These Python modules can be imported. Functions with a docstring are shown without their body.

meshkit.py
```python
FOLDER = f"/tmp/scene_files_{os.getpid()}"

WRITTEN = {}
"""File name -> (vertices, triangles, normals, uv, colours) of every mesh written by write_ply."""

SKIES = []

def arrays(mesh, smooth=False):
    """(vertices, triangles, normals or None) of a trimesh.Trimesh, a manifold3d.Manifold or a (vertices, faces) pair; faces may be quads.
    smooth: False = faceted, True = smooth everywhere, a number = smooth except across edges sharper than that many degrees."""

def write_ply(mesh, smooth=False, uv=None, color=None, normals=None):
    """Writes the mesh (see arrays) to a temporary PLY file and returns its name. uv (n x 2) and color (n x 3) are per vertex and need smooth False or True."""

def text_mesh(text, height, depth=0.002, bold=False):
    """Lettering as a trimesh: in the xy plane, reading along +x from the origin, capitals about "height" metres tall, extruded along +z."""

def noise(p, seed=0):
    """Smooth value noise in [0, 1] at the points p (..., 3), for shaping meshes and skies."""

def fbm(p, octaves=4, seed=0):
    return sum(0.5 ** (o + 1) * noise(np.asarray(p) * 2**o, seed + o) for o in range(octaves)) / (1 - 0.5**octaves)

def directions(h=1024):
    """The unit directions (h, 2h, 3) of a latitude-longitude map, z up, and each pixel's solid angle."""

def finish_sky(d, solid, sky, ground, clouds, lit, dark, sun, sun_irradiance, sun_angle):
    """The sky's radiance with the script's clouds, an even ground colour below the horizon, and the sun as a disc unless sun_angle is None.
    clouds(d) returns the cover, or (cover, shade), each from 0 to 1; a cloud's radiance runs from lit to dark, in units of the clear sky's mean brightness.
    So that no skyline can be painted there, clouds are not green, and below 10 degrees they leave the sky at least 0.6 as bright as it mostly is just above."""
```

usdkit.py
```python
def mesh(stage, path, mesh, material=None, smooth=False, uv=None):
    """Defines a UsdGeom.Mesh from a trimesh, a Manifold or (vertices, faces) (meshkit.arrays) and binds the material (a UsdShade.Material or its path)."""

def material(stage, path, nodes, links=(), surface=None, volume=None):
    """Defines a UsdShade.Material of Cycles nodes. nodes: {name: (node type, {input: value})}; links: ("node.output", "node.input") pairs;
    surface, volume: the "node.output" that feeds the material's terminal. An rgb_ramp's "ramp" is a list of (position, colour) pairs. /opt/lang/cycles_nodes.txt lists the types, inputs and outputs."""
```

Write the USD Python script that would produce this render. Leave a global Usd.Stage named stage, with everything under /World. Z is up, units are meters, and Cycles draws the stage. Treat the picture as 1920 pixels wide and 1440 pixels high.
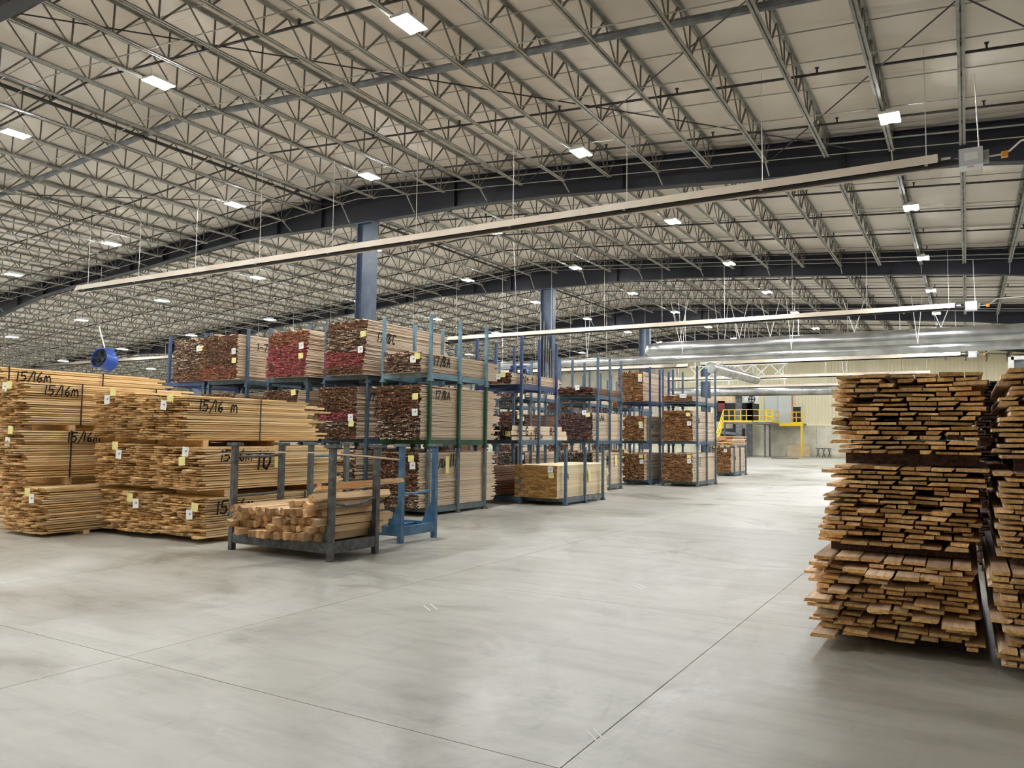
import math, random
import numpy as np, trimesh, usdkit
from pxr import Usd, UsdGeom, Gf, Vt, UsdShade, Sdf

stage = Usd.Stage.CreateInMemory()
UsdGeom.SetStageUpAxis(stage, UsdGeom.Tokens.z)
UsdGeom.SetStageMetersPerUnit(stage, 1.0)
UsdGeom.Xform.Define(stage, '/World')
stage.SetDefaultPrim(stage.GetPrimAtPath('/World'))
UsdGeom.Scope.Define(stage, '/World/Looks')
rnd = random.Random(7)

# ------------------------------------------------------------------ camera, light level
F_PX, YAW, PITCH, ROLL, EYE = 1446.52, math.radians(30.5202), math.radians(3.8774), math.radians(0.7166), 1.6
EXPOSURE = 0.0
LED_STRENGTH = 735.0
def camera():
    fwd = np.array([-math.sin(YAW) * math.cos(PITCH), math.cos(YAW) * math.cos(PITCH), math.sin(PITCH)])
    r = np.array([math.cos(YAW), math.sin(YAW), 0.0]); u = np.cross(r, fwd)
    right, up = r * math.cos(ROLL) + u * math.sin(ROLL), -r * math.sin(ROLL) + u * math.cos(ROLL)
    cam = UsdGeom.Camera.Define(stage, '/World/camera')
    m = Gf.Matrix4d(*right, 0, *up, 0, *(-fwd), 0, 0, 0, EYE, 1)
    cam.AddTransformOp().Set(m)
    cam.CreateHorizontalApertureAttr(36.0); cam.CreateVerticalApertureAttr(27.0)
    cam.CreateFocalLengthAttr(36.0 * F_PX / 1920.0)
    cam.CreateClippingRangeAttr(Gf.Vec2f(0.05, 400)); cam.CreateExposureAttr(EXPOSURE)
camera()

# ------------------------------------------------------------------ helpers
def lin(*c):
    c = np.array(c, float) / 255.0
    return tuple(float(x) for x in np.where(c <= 0.04045, c / 12.92, ((c + 0.055) / 1.055) ** 2.4))
_used = {}
def unique(parent, name):
    k = (parent, name); n = _used.get(k, 0); _used[k] = n + 1
    return f'{parent}/{name}' if n == 0 else f'{parent}/{name}_{n:03d}'
def meta(p, label=None, cat=None, group=None, kind=None):
    for k, v in (('label', label), ('category', cat), ('group', group), ('kind', kind)):
        if v: p.SetCustomDataByKey(k, v)
    return p
def thing(name, label=None, cat=None, loc=(0, 0, 0), rotz=0.0, group=None, kind=None):
    x = UsdGeom.Xform.Define(stage, unique('/World', name))
    x.AddTranslateOp().Set(Gf.Vec3d(*map(float, loc)))
    if rotz: x.AddRotateZOp().Set(float(rotz))
    return meta(x.GetPrim(), label, cat, group, kind)
def obj(name, m, mat, parent='/World', smooth=False, kind=None, label=None, cat=None, group=None):
    pp = parent if isinstance(parent, str) else str(parent.GetPath())
    p = usdkit.mesh(stage, unique(pp, name), m, mat, smooth=smooth).GetPrim()
    return meta(p, label, cat, group, kind)
def shade(p, rv):
    UsdGeom.PrimvarsAPI(p).CreatePrimvar('rnd', Sdf.ValueTypeNames.FloatArray, 'vertex').Set(Vt.FloatArray.FromNumpy(np.asarray(rv, np.float32)))
    return p
def dup(root, loc, rotz=0.0, label=None, group=None):
    was = root.GetCustomData()
    base = root.GetName()
    if base[-4:-3] == '_' and base[-3:].isdigit(): base = base[:-4]
    r = thing(base, label or was.get('label'), was.get('category'), loc, rotz, group or was.get('group'), was.get('kind'))
    r.GetReferences().AddInternalReference(root.GetPath()); r.SetInstanceable(True)
    return r
BF = np.array([[0,2,1],[0,3,2],[4,5,6],[4,6,7],[0,1,5],[0,5,4],[1,2,6],[1,6,5],[2,3,7],[2,7,6],[3,0,4],[3,4,7]])
def box(x0, x1, y0, y1, z0, z1):
    return (np.array([[x0,y0,z0],[x1,y0,z0],[x1,y1,z0],[x0,y1,z0],[x0,y0,z1],[x1,y0,z1],[x1,y1,z1],[x0,y1,z1]], float), BF.copy())
def bar(a, b, w, h=None):
    """square bar from a to b, w wide and h high"""
    a, b = np.array(a, float), np.array(b, float); h = h or w
    d = b - a; d /= np.linalg.norm(d)
    s = np.cross(d, [0, 0, 1.0])
    s = np.array([1.0, 0, 0]) if np.linalg.norm(s) < 1e-6 else s / np.linalg.norm(s)
    t = np.cross(s, d)
    q = [(-1,-1),(1,-1),(1,1),(-1,1)]
    v = [a + s*w/2*i + t*h/2*j for i, j in q] + [b + s*w/2*i + t*h/2*j for i, j in q]
    f = np.array([[0,1,2],[0,2,3],[4,6,5],[4,7,6],[0,5,1],[0,4,5],[1,6,2],[1,5,6],[2,7,3],[2,6,7],[3,4,0],[3,7,4]])
    return (np.array(v), f[:, ::-1] if np.dot(np.cross(s, t), d) > 0 else f)
def tube(pts, r, n=8, cap=True):
    pts = np.array(pts, float); rings = []
    for i, p in enumerate(pts):
        d = pts[min(i+1, len(pts)-1)] - pts[max(i-1, 0)]; d /= np.linalg.norm(d)
        s = np.cross(d, [0, 0, 1.0]); s = np.array([1.0, 0, 0]) if np.linalg.norm(s) < 1e-3 else s/np.linalg.norm(s)
        t = np.cross(s, d); rr = r[i] if hasattr(r, '__len__') else r
        a = np.arange(n) * 2*np.pi/n
        rings.append(p + rr*(np.cos(a)[:, None]*s + np.sin(a)[:, None]*t))
    v = np.vstack(rings); f = []
    for i in range(len(pts)-1):
        for k in range(n):
            a, b = i*n+k, i*n+(k+1) % n
            f += [[a, b, b+n], [a, b+n, a+n]]
    f = [x[::-1] for x in f]
    if cap:
        c0, c1 = len(v), len(v)+1; v = np.vstack([v, pts[:1], pts[-1:]])
        for k in range(n):
            f += [[c0, k, (k+1) % n], [c1, (len(pts)-1)*n+(k+1) % n, (len(pts)-1)*n+k]]
        f = [x for x in f]
    m = trimesh.Trimesh(v, np.array(f), process=False); 
    if m.volume < 0: m.invert()
    return (np.array(m.vertices), np.array(m.faces))
def join(ms):
    ms = list(ms); n = 0; V = []; Fs = []
    for v, f in ms:
        V.append(v); Fs.append(f + n); n += len(v)
    return (np.vstack(V), np.vstack(Fs))
def moved(m, d): return (m[0] + np.array(d, float), m[1])
def prism_y(poly, y0, y1):
    """extrude a convex or simple (x,z) polygon (counter-clockwise seen from -y) along y"""
    n = len(poly); P = np.array(poly, float)
    import shapely
    g = shapely.Polygon(P); vv, ff = trimesh.creation.triangulate_polygon(g, engine='earcut')
    m = trimesh.creation.extrude_polygon(g, y1 - y0, engine='earcut')
    v = np.array(m.vertices); v = np.stack([v[:, 0], y1 - v[:, 2], v[:, 1]], 1)
    m = trimesh.Trimesh(v, m.faces, process=False)
    if m.volume < 0: m.invert()
    return (np.array(m.vertices), np.array(m.faces))
def prism_x(poly, x0, x1):
    """extrude a (y,z) polygon along x"""
    v, f = prism_y(poly, x0, x1)
    v = np.stack([v[:, 1], v[:, 0], v[:, 2]], 1)
    m = trimesh.Trimesh(v, f, process=False)
    if m.volume < 0: m.invert()
    return (np.array(m.vertices), np.array(m.faces))

# ------------------------------------------------------------------ materials
def mat(name, nodes, links=(), surface='p.BSDF'):
    return usdkit.material(stage, '/World/Looks/' + name, nodes, links, surface)
def plain(name, col, rough=0.5, metal=0.0, spec=0.5):
    return mat(name, {'p': ('principled_bsdf', {'base_color': col, 'roughness': rough, 'metallic': metal, 'specular_ior_level': spec})})
def worn(name, c1, c2, rough=0.5, metal=0.0, scale=6.0, lo=0.4, hi=0.65, stretch=(1, 1, 1)):
    return mat(name, {'g': ('geometry', {}), 'm': ('mapping', {'scale': stretch}), 'n': ('noise_texture', {'scale': scale, 'detail': 6.0, 'roughness': 0.65}),
                      'r': ('rgb_ramp', {'ramp': [(lo, c1), (hi, c2)]}), 'p': ('principled_bsdf', {'roughness': rough, 'metallic': metal})},
               [('g.position', 'm.vector'), ('m.vector', 'n.vector'), ('n.fac', 'r.fac'), ('r.color', 'p.base_color')])
def wood(name, light, dark, end1, end2, gs=(38, 1.6, 60), endramp=None, vary=0.30, es=45.0, rough=0.7):
    """sawn wood with the grain along the local y axis; end faces have their own colour (end grain, or the paint the mill puts on it)"""
    nodes = {
        'tc': ('texture_coordinate', {}), 'oi': ('object_info', {}), 'ge': ('attribute', {'attribute': 'rnd'}), 'ea': ('math', {'math_type': 'multiply_add', 'value2': 1.25, 'value3': -0.40}), 'ec': ('math', {'math_type': 'multiply', 'value2': 0.55}), 'eb': ('math', {'math_type': 'add'}),
        'rs': ('math', {'math_type': 'add'}), 'rf': ('math', {'math_type': 'fraction'}), 'sh': ('math', {'math_type': 'multiply', 'value2': 37.0}),
        'co': ('combine_xyz', {'x': 0.0, 'z': 0.0}), 'va': ('vector_math', {'math_type': 'add'}),
        'mp': ('mapping', {'scale': gs}), 'no': ('noise_texture', {'scale': 1.0, 'detail': 5.0, 'roughness': 0.6, 'distortion': 0.4}),
        'rp': ('rgb_ramp', {'ramp': [(0.32, dark), (0.58, light)]}),
        'en': ('noise_texture', {'scale': es, 'detail': 3.0}), 'er': ('rgb_ramp', {'ramp': endramp or [(0.35, end1), (0.65, end2)]}),
        'sn': ('separate_xyz', {}), 'ab': ('math', {'math_type': 'absolute'}), 'gt': ('math', {'math_type': 'greater_than', 'value2': 0.6}),
        'mx': ('mix_color', {'blend_type': 'mix'}),
        'vr': ('map_range', {'from_min': 0.0, 'from_max': 1.0, 'to_min': 1.0 - vary, 'to_max': 1.0 + vary}),
        'hs': ('hsv', {'hue': 0.5, 'saturation': 1.0, 'fac': 1.0}),
        'bp': ('bump', {'strength': 0.25, 'distance': 0.004}),
        'p': ('principled_bsdf', {'roughness': rough, 'specular_ior_level': 0.25})}
    links = [('oi.random', 'rs.value1'), ('ge.fac', 'rs.value2'), ('rs.value', 'rf.value1'), ('rf.value', 'sh.value1'), ('sh.value', 'co.y'),
             ('tc.object', 'va.vector1'), ('co.vector', 'va.vector2'), ('va.vector', 'mp.vector'), ('mp.vector', 'no.vector'), ('no.fac', 'rp.fac'),
             ('va.vector', 'en.vector'), ('tc.normal', 'sn.vector'), ('sn.y', 'ab.value1'), ('ab.value', 'gt.value1'),
             ('gt.value', 'mx.fac'), ('rp.color', 'mx.a'), ('er.color', 'mx.b'), ('rf.value', 'vr.value'), ('vr.result', 'hs.value'),
             ('mx.result', 'hs.color'), ('hs.color', 'p.base_color'), ('no.fac', 'bp.height'), ('bp.normal', 'p.normal')]
    if endramp: links = [l for l in links if l[1] != 'er.fac'] + [('en.fac', 'ea.value1'), ('ea.value', 'eb.value1'), ('rf.value', 'ec.value1'), ('ec.value', 'eb.value2'), ('eb.value', 'er.fac')]
    else: links += [('en.fac', 'er.fac')]
    return mat(name, nodes, links)

M = {}
M['joist'] = worn('joist_paint', lin(122, 121, 113), lin(150, 149, 140), 0.55, scale=3.0)
M['joist_web'] = worn('joist_web_shaded', lin(92, 86, 76), lin(112, 106, 96), 0.6, scale=3.0)  # joist paint darkened on the web members to imitate their shade
M['rafter'] = worn('rafter_navy', lin(13, 16, 28), lin(19, 23, 37), 0.55, scale=2.0)
M['column'] = worn('column_blue', lin(54, 65, 84), lin(70, 82, 100), 0.45, scale=2.0)
M['black_pipe'] = plain('black_pipe', lin(38, 35, 34), 0.5)
M['rod'] = plain('galvanised_rod', lin(150, 148, 140), 0.5)
M['wire'] = plain('pale_wire', lin(215, 212, 205), 0.5)
M['led'] = mat('led_lens', {'e': ('emission', {'color': (0.97, 0.99, 1.0), 'strength': LED_STRENGTH})}, surface='e.emission')
M['white_metal'] = plain('white_metal', lin(225, 225, 220), 0.4)
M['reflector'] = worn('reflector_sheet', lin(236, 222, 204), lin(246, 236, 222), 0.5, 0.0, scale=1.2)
M['reflector_dimmed'] = worn('reflector_dimmed', lin(184, 171, 154), lin(198, 186, 170), 0.55, 0.0, scale=1.2)  # same reflector sheet, colour darkened to tone down lamplight on the far heaters
M['tube'] = plain('heater_tube_black', lin(30, 27, 26), 0.6)
M['box_white'] = plain('burner_box_paint', lin(205, 206, 210), 0.4)
M['paper'] = plain('white_paper', lin(236, 236, 234), 0.8)
M['yellow_paper'] = plain('yellow_paper', lin(236, 228, 150), 0.8)
M['print'] = plain('print_grey', lin(120, 120, 125), 0.8)
M['red_print'] = plain('red_label', lin(205, 130, 120), 0.6)
M['orange'] = plain('orange_valve', lin(222, 150, 60), 0.5)
M['galv'] = mat('galvanised_duct', {'g': ('geometry', {}), 'n': ('noise_texture', {'scale': 1.3, 'detail': 4.0}), 'r': ('rgb_ramp', {'ramp': [(0.35, lin(162, 163, 163)), (0.65, lin(196, 198, 197))]}),
                                    'p': ('principled_bsdf', {'metallic': 0.9, 'roughness': 0.27})}, [('g.position', 'n.vector'), ('n.fac', 'r.fac'), ('r.color', 'p.base_color')])
M['insul'] = mat('white_insulation', {'g': ('geometry', {}), 'm': ('mapping', {'scale': (0.5, 5.0, 1.0)}), 'n': ('noise_texture', {'scale': 1.0, 'detail': 5.0, 'distortion': 0.6}),
                                      'n2': ('noise_texture', {'scale': 0.35, 'detail': 3.0}), 'r': ('rgb_ramp', {'ramp': [(0.3, lin(198, 189, 177)), (0.7, lin(216, 208, 197))]}),
                                      'b': ('bump', {'strength': 0.5, 'distance': 0.03}), 'p': ('principled_bsdf', {'roughness': 0.55, 'specular_ior_level': 0.3})},
                 [('g.position', 'm.vector'), ('m.vector', 'n.vector'), ('g.position', 'n2.vector'), ('n2.fac', 'r.fac'), ('r.color', 'p.base_color'), ('n.fac', 'b.height'), ('b.normal', 'p.normal')])
M['concrete'] = mat('floor_concrete', {
    'g': ('geometry', {}), 'n1': ('noise_texture', {'scale': 0.45, 'detail': 9.0, 'roughness': 0.66, 'distortion': 0.8}), 'ms': ('mapping', {'rotation': (0, 0, 0.5), 'scale': (0.5, 2.6, 1)}),
    'n2': ('noise_texture', {'scale': 1.5, 'detail': 8.0, 'roughness': 0.68}), 'n3': ('noise_texture', {'scale': 30.0, 'detail': 4.0}),
    'mt': ('mapping', {'rotation': (0, 0, 0.12), 'scale': (3.2, 0.45, 1)}), 'n4': ('noise_texture', {'scale': 1.0, 'detail': 7.0, 'roughness': 0.7, 'distortion': 0.6}),
    'r1': ('rgb_ramp', {'ramp': [(0.28, lin(146, 144, 134)), (0.48, lin(171, 169, 160)), (0.7, lin(191, 189, 181))]}),
    'r2': ('rgb_ramp', {'ramp': [(0.36, (0.70, 0.69, 0.67)), (0.52, (0.96, 0.96, 0.95)), (0.7, (1.06, 1.06, 1.06))]}), 'mu': ('mix_color', {'blend_type': 'multiply', 'fac': 0.6}),
    'r4': ('rgb_ramp', {'ramp': [(0.30, (0.72, 0.71, 0.69)), (0.42, (0.97, 0.97, 0.96)), (0.62, (1.0, 1.0, 1.0)), (0.72, (1.08, 1.08, 1.08))]}), 'mv': ('mix_color', {'blend_type': 'multiply', 'fac': 0.6}),
    'rr': ('map_range', {'from_min': 0.3, 'from_max': 0.7, 'to_min': 0.25, 'to_max': 0.50}), 'b': ('bump', {'strength': 0.10, 'distance': 0.004}),
    'p': ('principled_bsdf', {'specular_ior_level': 0.5})},
    [('g.position', 'n1.vector'), ('g.position', 'ms.vector'), ('ms.vector', 'n2.vector'), ('g.position', 'n3.vector'), ('g.position', 'mt.vector'), ('mt.vector', 'n4.vector'),
     ('n1.fac', 'r1.fac'), ('n2.fac', 'r2.fac'), ('n4.fac', 'r4.fac'), ('r1.color', 'mu.a'), ('r2.color', 'mu.b'), ('mu.result', 'mv.a'), ('r4.color', 'mv.b'), ('mv.result', 'p.base_color'),
     ('n1.fac', 'rr.value'), ('rr.result', 'p.roughness'), ('n3.fac', 'b.height'), ('b.normal', 'p.normal')])
M['joint'] = plain('joint_filler', lin(52, 48, 44), 0.95, spec=0.0)
M['chalk'] = plain('white_chalk', lin(232, 232, 226), 0.9)
M['siding'] = plain('cream_siding', lin(244, 236, 204), 0.5)
M['wall_paint'] = worn('side_wall_panel', lin(196, 190, 172), lin(210, 204, 186), 0.6, scale=1.0)
M['wall_concrete'] = worn('precast_concrete', lin(204, 199, 178), lin(228, 223, 206), 0.85, scale=1.2)
M['yellow'] = plain('safety_yellow', lin(245, 208, 40), 0.4)
M['dark'] = plain('dark_machine', lin(36, 38, 44), 0.6)
M['grey_paint'] = worn('grey_steel', lin(92, 96, 100), lin(124, 128, 132), 0.5, scale=3)
M['maroon'] = plain('maroon_panel', lin(124, 44, 50), 0.5)
M['door_panel'] = plain('pale_panel', lin(222, 226, 222), 0.5)
M['fan_blue'] = plain('fan_blue', lin(16, 60, 142), 0.35)
M['fan_dark'] = plain('fan_dark', lin(22, 30, 48), 0.5)
M['marker'] = plain('black_marker', lin(34, 26, 24), 0.9)
M['strap'] = plain('black_strap', lin(40, 32, 28), 0.6)
M['plywood'] = worn('plywood', lin(206, 180, 146), lin(226, 202, 170), 0.7, scale=2)
M['rack_blue'] = worn('rack_steel_blue', lin(58, 82, 104), lin(88, 112, 130), 0.45, scale=5, lo=0.35, hi=0.7)
M['rack_navy'] = worn('rack_navy_blue', lin(36, 54, 104), lin(60, 84, 124), 0.45, scale=5)
M['rack_teal'] = worn('rack_light_blue', lin(84, 122, 142), lin(122, 156, 170), 0.45, scale=5)
M['rack_green'] = worn('rack_dark_green', lin(16, 62, 40), lin(30, 84, 56), 0.45, scale=5)
M['rack_grey'] = worn('rack_worn_grey', lin(84, 96, 102), lin(116, 126, 128), 0.5, scale=7)
M['cart_grey'] = worn('cart_rusty_grey', lin(62, 58, 58), lin(96, 102, 106), 0.55, scale=9, lo=0.38, hi=0.62)
M['cart_blue'] = worn('cart_bright_blue', lin(52, 92, 130), lin(78, 122, 156), 0.4, scale=6)
DK = lambda *s: [(p, lin(*c)) for p, c in s]
M['w_yellow'] = wood('yellow_poplar', lin(248, 220, 170), lin(234, 194, 138), lin(164, 122, 78), lin(212, 172, 120), vary=.24)
M['w_rough'] = wood('rough_sawn', lin(232, 206, 178), lin(206, 172, 140), lin(208, 156, 94), lin(240, 202, 142), gs=(22, 1.2, 60))
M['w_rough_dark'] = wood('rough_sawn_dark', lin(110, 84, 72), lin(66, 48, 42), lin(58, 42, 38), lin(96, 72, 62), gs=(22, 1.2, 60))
PALE = (lin(232, 212, 188), lin(216, 192, 166))
def ends(name, ramp, pale=PALE): M[name] = wood(name, pale[0], pale[1], None, None, gs=(30, 0.9, 50), endramp=ramp, vary=0.10)
ends('w_brown', DK((0, (24, 13, 9)), (0.4, (72, 40, 25)), (0.8, (112, 68, 42)), (0.88, (50, 29, 20)), (0.9, (220, 196, 170)), (1, (236, 216, 196))))
ends('w_speckle', DK((0, (20, 13, 11)), (0.35, (60, 40, 30)), (0.62, (92, 64, 48)), (0.68, (36, 24, 20)), (0.72, (206, 186, 166)), (1, (236, 222, 206))))
ends('w_red', DK((0, (52, 13, 22)), (0.4, (122, 34, 50)), (0.85, (168, 62, 76)), (0.95, (196, 120, 120)), (1, (210, 160, 150))))
ends('w_rust', DK((0, (64, 28, 18)), (0.4, (120, 56, 36)), (0.9, (150, 82, 56)), (0.96, (190, 140, 110)), (1, (220, 190, 160))))
ends('w_purple', DK((0, (30, 20, 24)), (0.5, (72, 48, 52)), (0.9, (98, 70, 70)), (0.95, (190, 170, 165)), (1, (220, 205, 200))))
ends('w_black', DK((0, (24, 22, 22)), (0.5, (52, 46, 44)), (0.9, (80, 72, 70)), (0.96, (160, 150, 145)), (1, (200, 190, 185))))
ends('w_tan', DK((0, (56, 34, 18)), (0.45, (124, 82, 46)), (0.9, (176, 128, 80)), (1, (226, 192, 146))))
ends('w_gold', DK((0, (120, 84, 44)), (0.5, (162, 122, 66)), (1, (196, 156, 98))), pale=(lin(236, 218, 182), lin(222, 200, 160)))
ends('w_umber', DK((0, (40, 24, 20)), (0.6, (84, 56, 46)), (1, (120, 86, 70))), pale=(lin(150, 116, 98), lin(116, 84, 70)))

# ------------------------------------------------------------------ hall
RX, WALL_L, WALL_R, WALL_N, Y_FRAME, BAY = -18.98, -76.0, 12.0, -12.0, 21.5, 14.33
WALL_F = Y_FRAME + 4 * BAY            # the far wall
def roof(x): return 10.9 - 0.0755 * abs(x - RX)

def build_floor():
    fl = thing('floor', kind='structure')
    obj('subfloor', box(WALL_L, WALL_R, WALL_N, WALL_F, -0.3, -0.03), M['joint'], fl)
    gx = [-1.735 + 3.465 * k for k in range(-4, 3)]; gy = [3.445 + 3.615 * k for k in range(-2, 9)]
    g = 0.003
    for i in range(len(gx) - 1):
        for j in range(len(gy) - 1):
            obj('slab', box(gx[i] + g, gx[i+1] - g, gy[j] + g, gy[j+1] - g, -0.03, 0.0), M['concrete'], fl)
    for a in ((WALL_L, gx[0] - g, WALL_N, WALL_F), (gx[-1] + g, WALL_R, WALL_N, WALL_F), (gx[0] + g, gx[-1] - g, WALL_N, gy[0] - g), (gx[0] + g, gx[-1] - g, gy[-1] + g, WALL_F)):
        obj('slab', box(*a, -0.03, 0.0), M['concrete'], fl)
build_floor()

def build_shell():
    xs = np.unique(np.concatenate([np.arange(WALL_L, WALL_R + 0.01, 0.381), [RX, WALL_R]]))
    ys = np.concatenate([[WALL_N], np.arange(-7.0, WALL_F, BAY / 8), [WALL_F]])
    V = []
    for y in ys:
        ph = ((y - Y_FRAME) / BAY) % 1.0
        for x in xs:
            u = ((x - RX) / 1.524 + 0.5) % 1.0
            V.append([x, y, roof(x) - 0.035 * math.sin(math.pi * u) ** 2])
    n = len(xs); Fc = []
    for j in range(len(ys) - 1):
        for i in range(n - 1):
            a = j * n + i; Fc += [[a, a + n, a + n + 1], [a, a + n + 1, a + 1]]
    V = np.array(V); Fc = np.array(Fc); top = V.copy(); top[:, 2] += 0.25
    obj('ceiling', (V, Fc), M['insul'], smooth=True, kind='structure')
    obj('roof_deck', (np.array([[WALL_L - .3, WALL_N - .3, roof(WALL_L) + .05], [RX, WALL_N - .3, roof(RX) + .08], [WALL_R + .3, WALL_N - .3, roof(WALL_R) + .05], [WALL_L - .3, WALL_F + .3, roof(WALL_L) + .05], [RX, WALL_F + .3, roof(RX) + .08], [WALL_R + .3, WALL_F + .3, roof(WALL_R) + .05]]),
        np.array([[0, 1, 4], [0, 4, 3], [1, 2, 5], [1, 5, 4]])), M['white_metal'], kind='structure')
    def wall_poly(y0, y1):
        pts = [(WALL_L, 0), (WALL_R, 0), (WALL_R, roof(WALL_R)), (RX, roof(RX)), (WALL_L, roof(WALL_L))]
        return prism_y(pts, y0, y1)
    obj('wall_near', wall_poly(WALL_N - 0.2, WALL_N), M['wall_paint'], kind='structure')
    obj('wall_left', box(WALL_L - 0.2, WALL_L, WALL_N, WALL_F, 0, roof(WALL_L)), M['wall_paint'], kind='structure')
    obj('wall_right', box(WALL_R, WALL_R + 0.2, WALL_N, WALL_F, 0, roof(WALL_R)), M['wall_paint'], kind='structure')
    w = thing('wall_far', kind='structure')
    obj('backing', wall_poly(WALL_F + 0.1, WALL_F + 0.3), M['wall_paint'], w)
    x = WALL_L
    for k in range(18):
        x1 = WALL_L + (WALL_R - WALL_L) * (k + 1) / 18
        obj('precast_panel', box(x + .012, x1 - .012, WALL_F - 0.12, WALL_F + 0.1, 0, 2.98), M['wall_concrete'], w); x = x1
    obj('ledge', box(WALL_L, WALL_R, WALL_F - 0.18, WALL_F + 0.1, 2.98, 3.14), M['siding'], w)
    # ribbed siding: one folded sheet per 3 m, ribs every 0.3 m; sheets in view only, plain backing elsewhere
    x = -26.0
    while x < 2.0:
        pr = []
        for k in range(10):
            a = x + 0.3 * k
            pr += [(a, 0.0), (a + 0.19, 0.0), (a + 0.21, -0.045), (a + 0.28, -0.045)]
        pr.append((x + 2.99, 0.0))
        v = []; f = []
        for (px, py) in pr: v += [[px, WALL_F + 0.05 + py, 3.14], [px, WALL_F + 0.05 + py, roof(px) - 0.02]]
        for i in range(len(pr) - 1):
            a = 2 * i; f += [[a, a + 2, a + 3], [a, a + 3, a + 1]]
        obj('siding_sheet', (np.array(v), np.array(f)), M['siding'], w)
        x += 3.0
build_shell()

# ------------------------------------------------------------------ frames: rafters on columns
BOT = [(WALL_L, 6.35), (-66.0, 7.0), (-56.0, 7.5), (-50.0, 7.35), (-47.5, 7.3), (-44.5, 7.77), (-41.0, 8.41), (-38.0, 8.70), (-32.0, 9.06), (-29.0, 9.34), (-26.0, 9.56), (-24.0, 9.53), (-19.0, 9.43),
       (-14.5, 9.42), (-11.4, 9.29), (-7.7, 9.0), (-5.7, 8.85), (0.45, 8.33), (4.0, 7.85), (9.5, 7.2), (WALL_R, 7.3)]
ORD = ['first', 'second', 'third', 'fourth', 'fifth', 'sixth', 'seventh', 'eighth', 'ninth', 'tenth'] + [f"{k}{'th' if k in (11, 12, 13) else {1: 'st', 2: 'nd', 3: 'rd'}.get(k % 10, 'th')}" for k in range(11, 70)]
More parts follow.
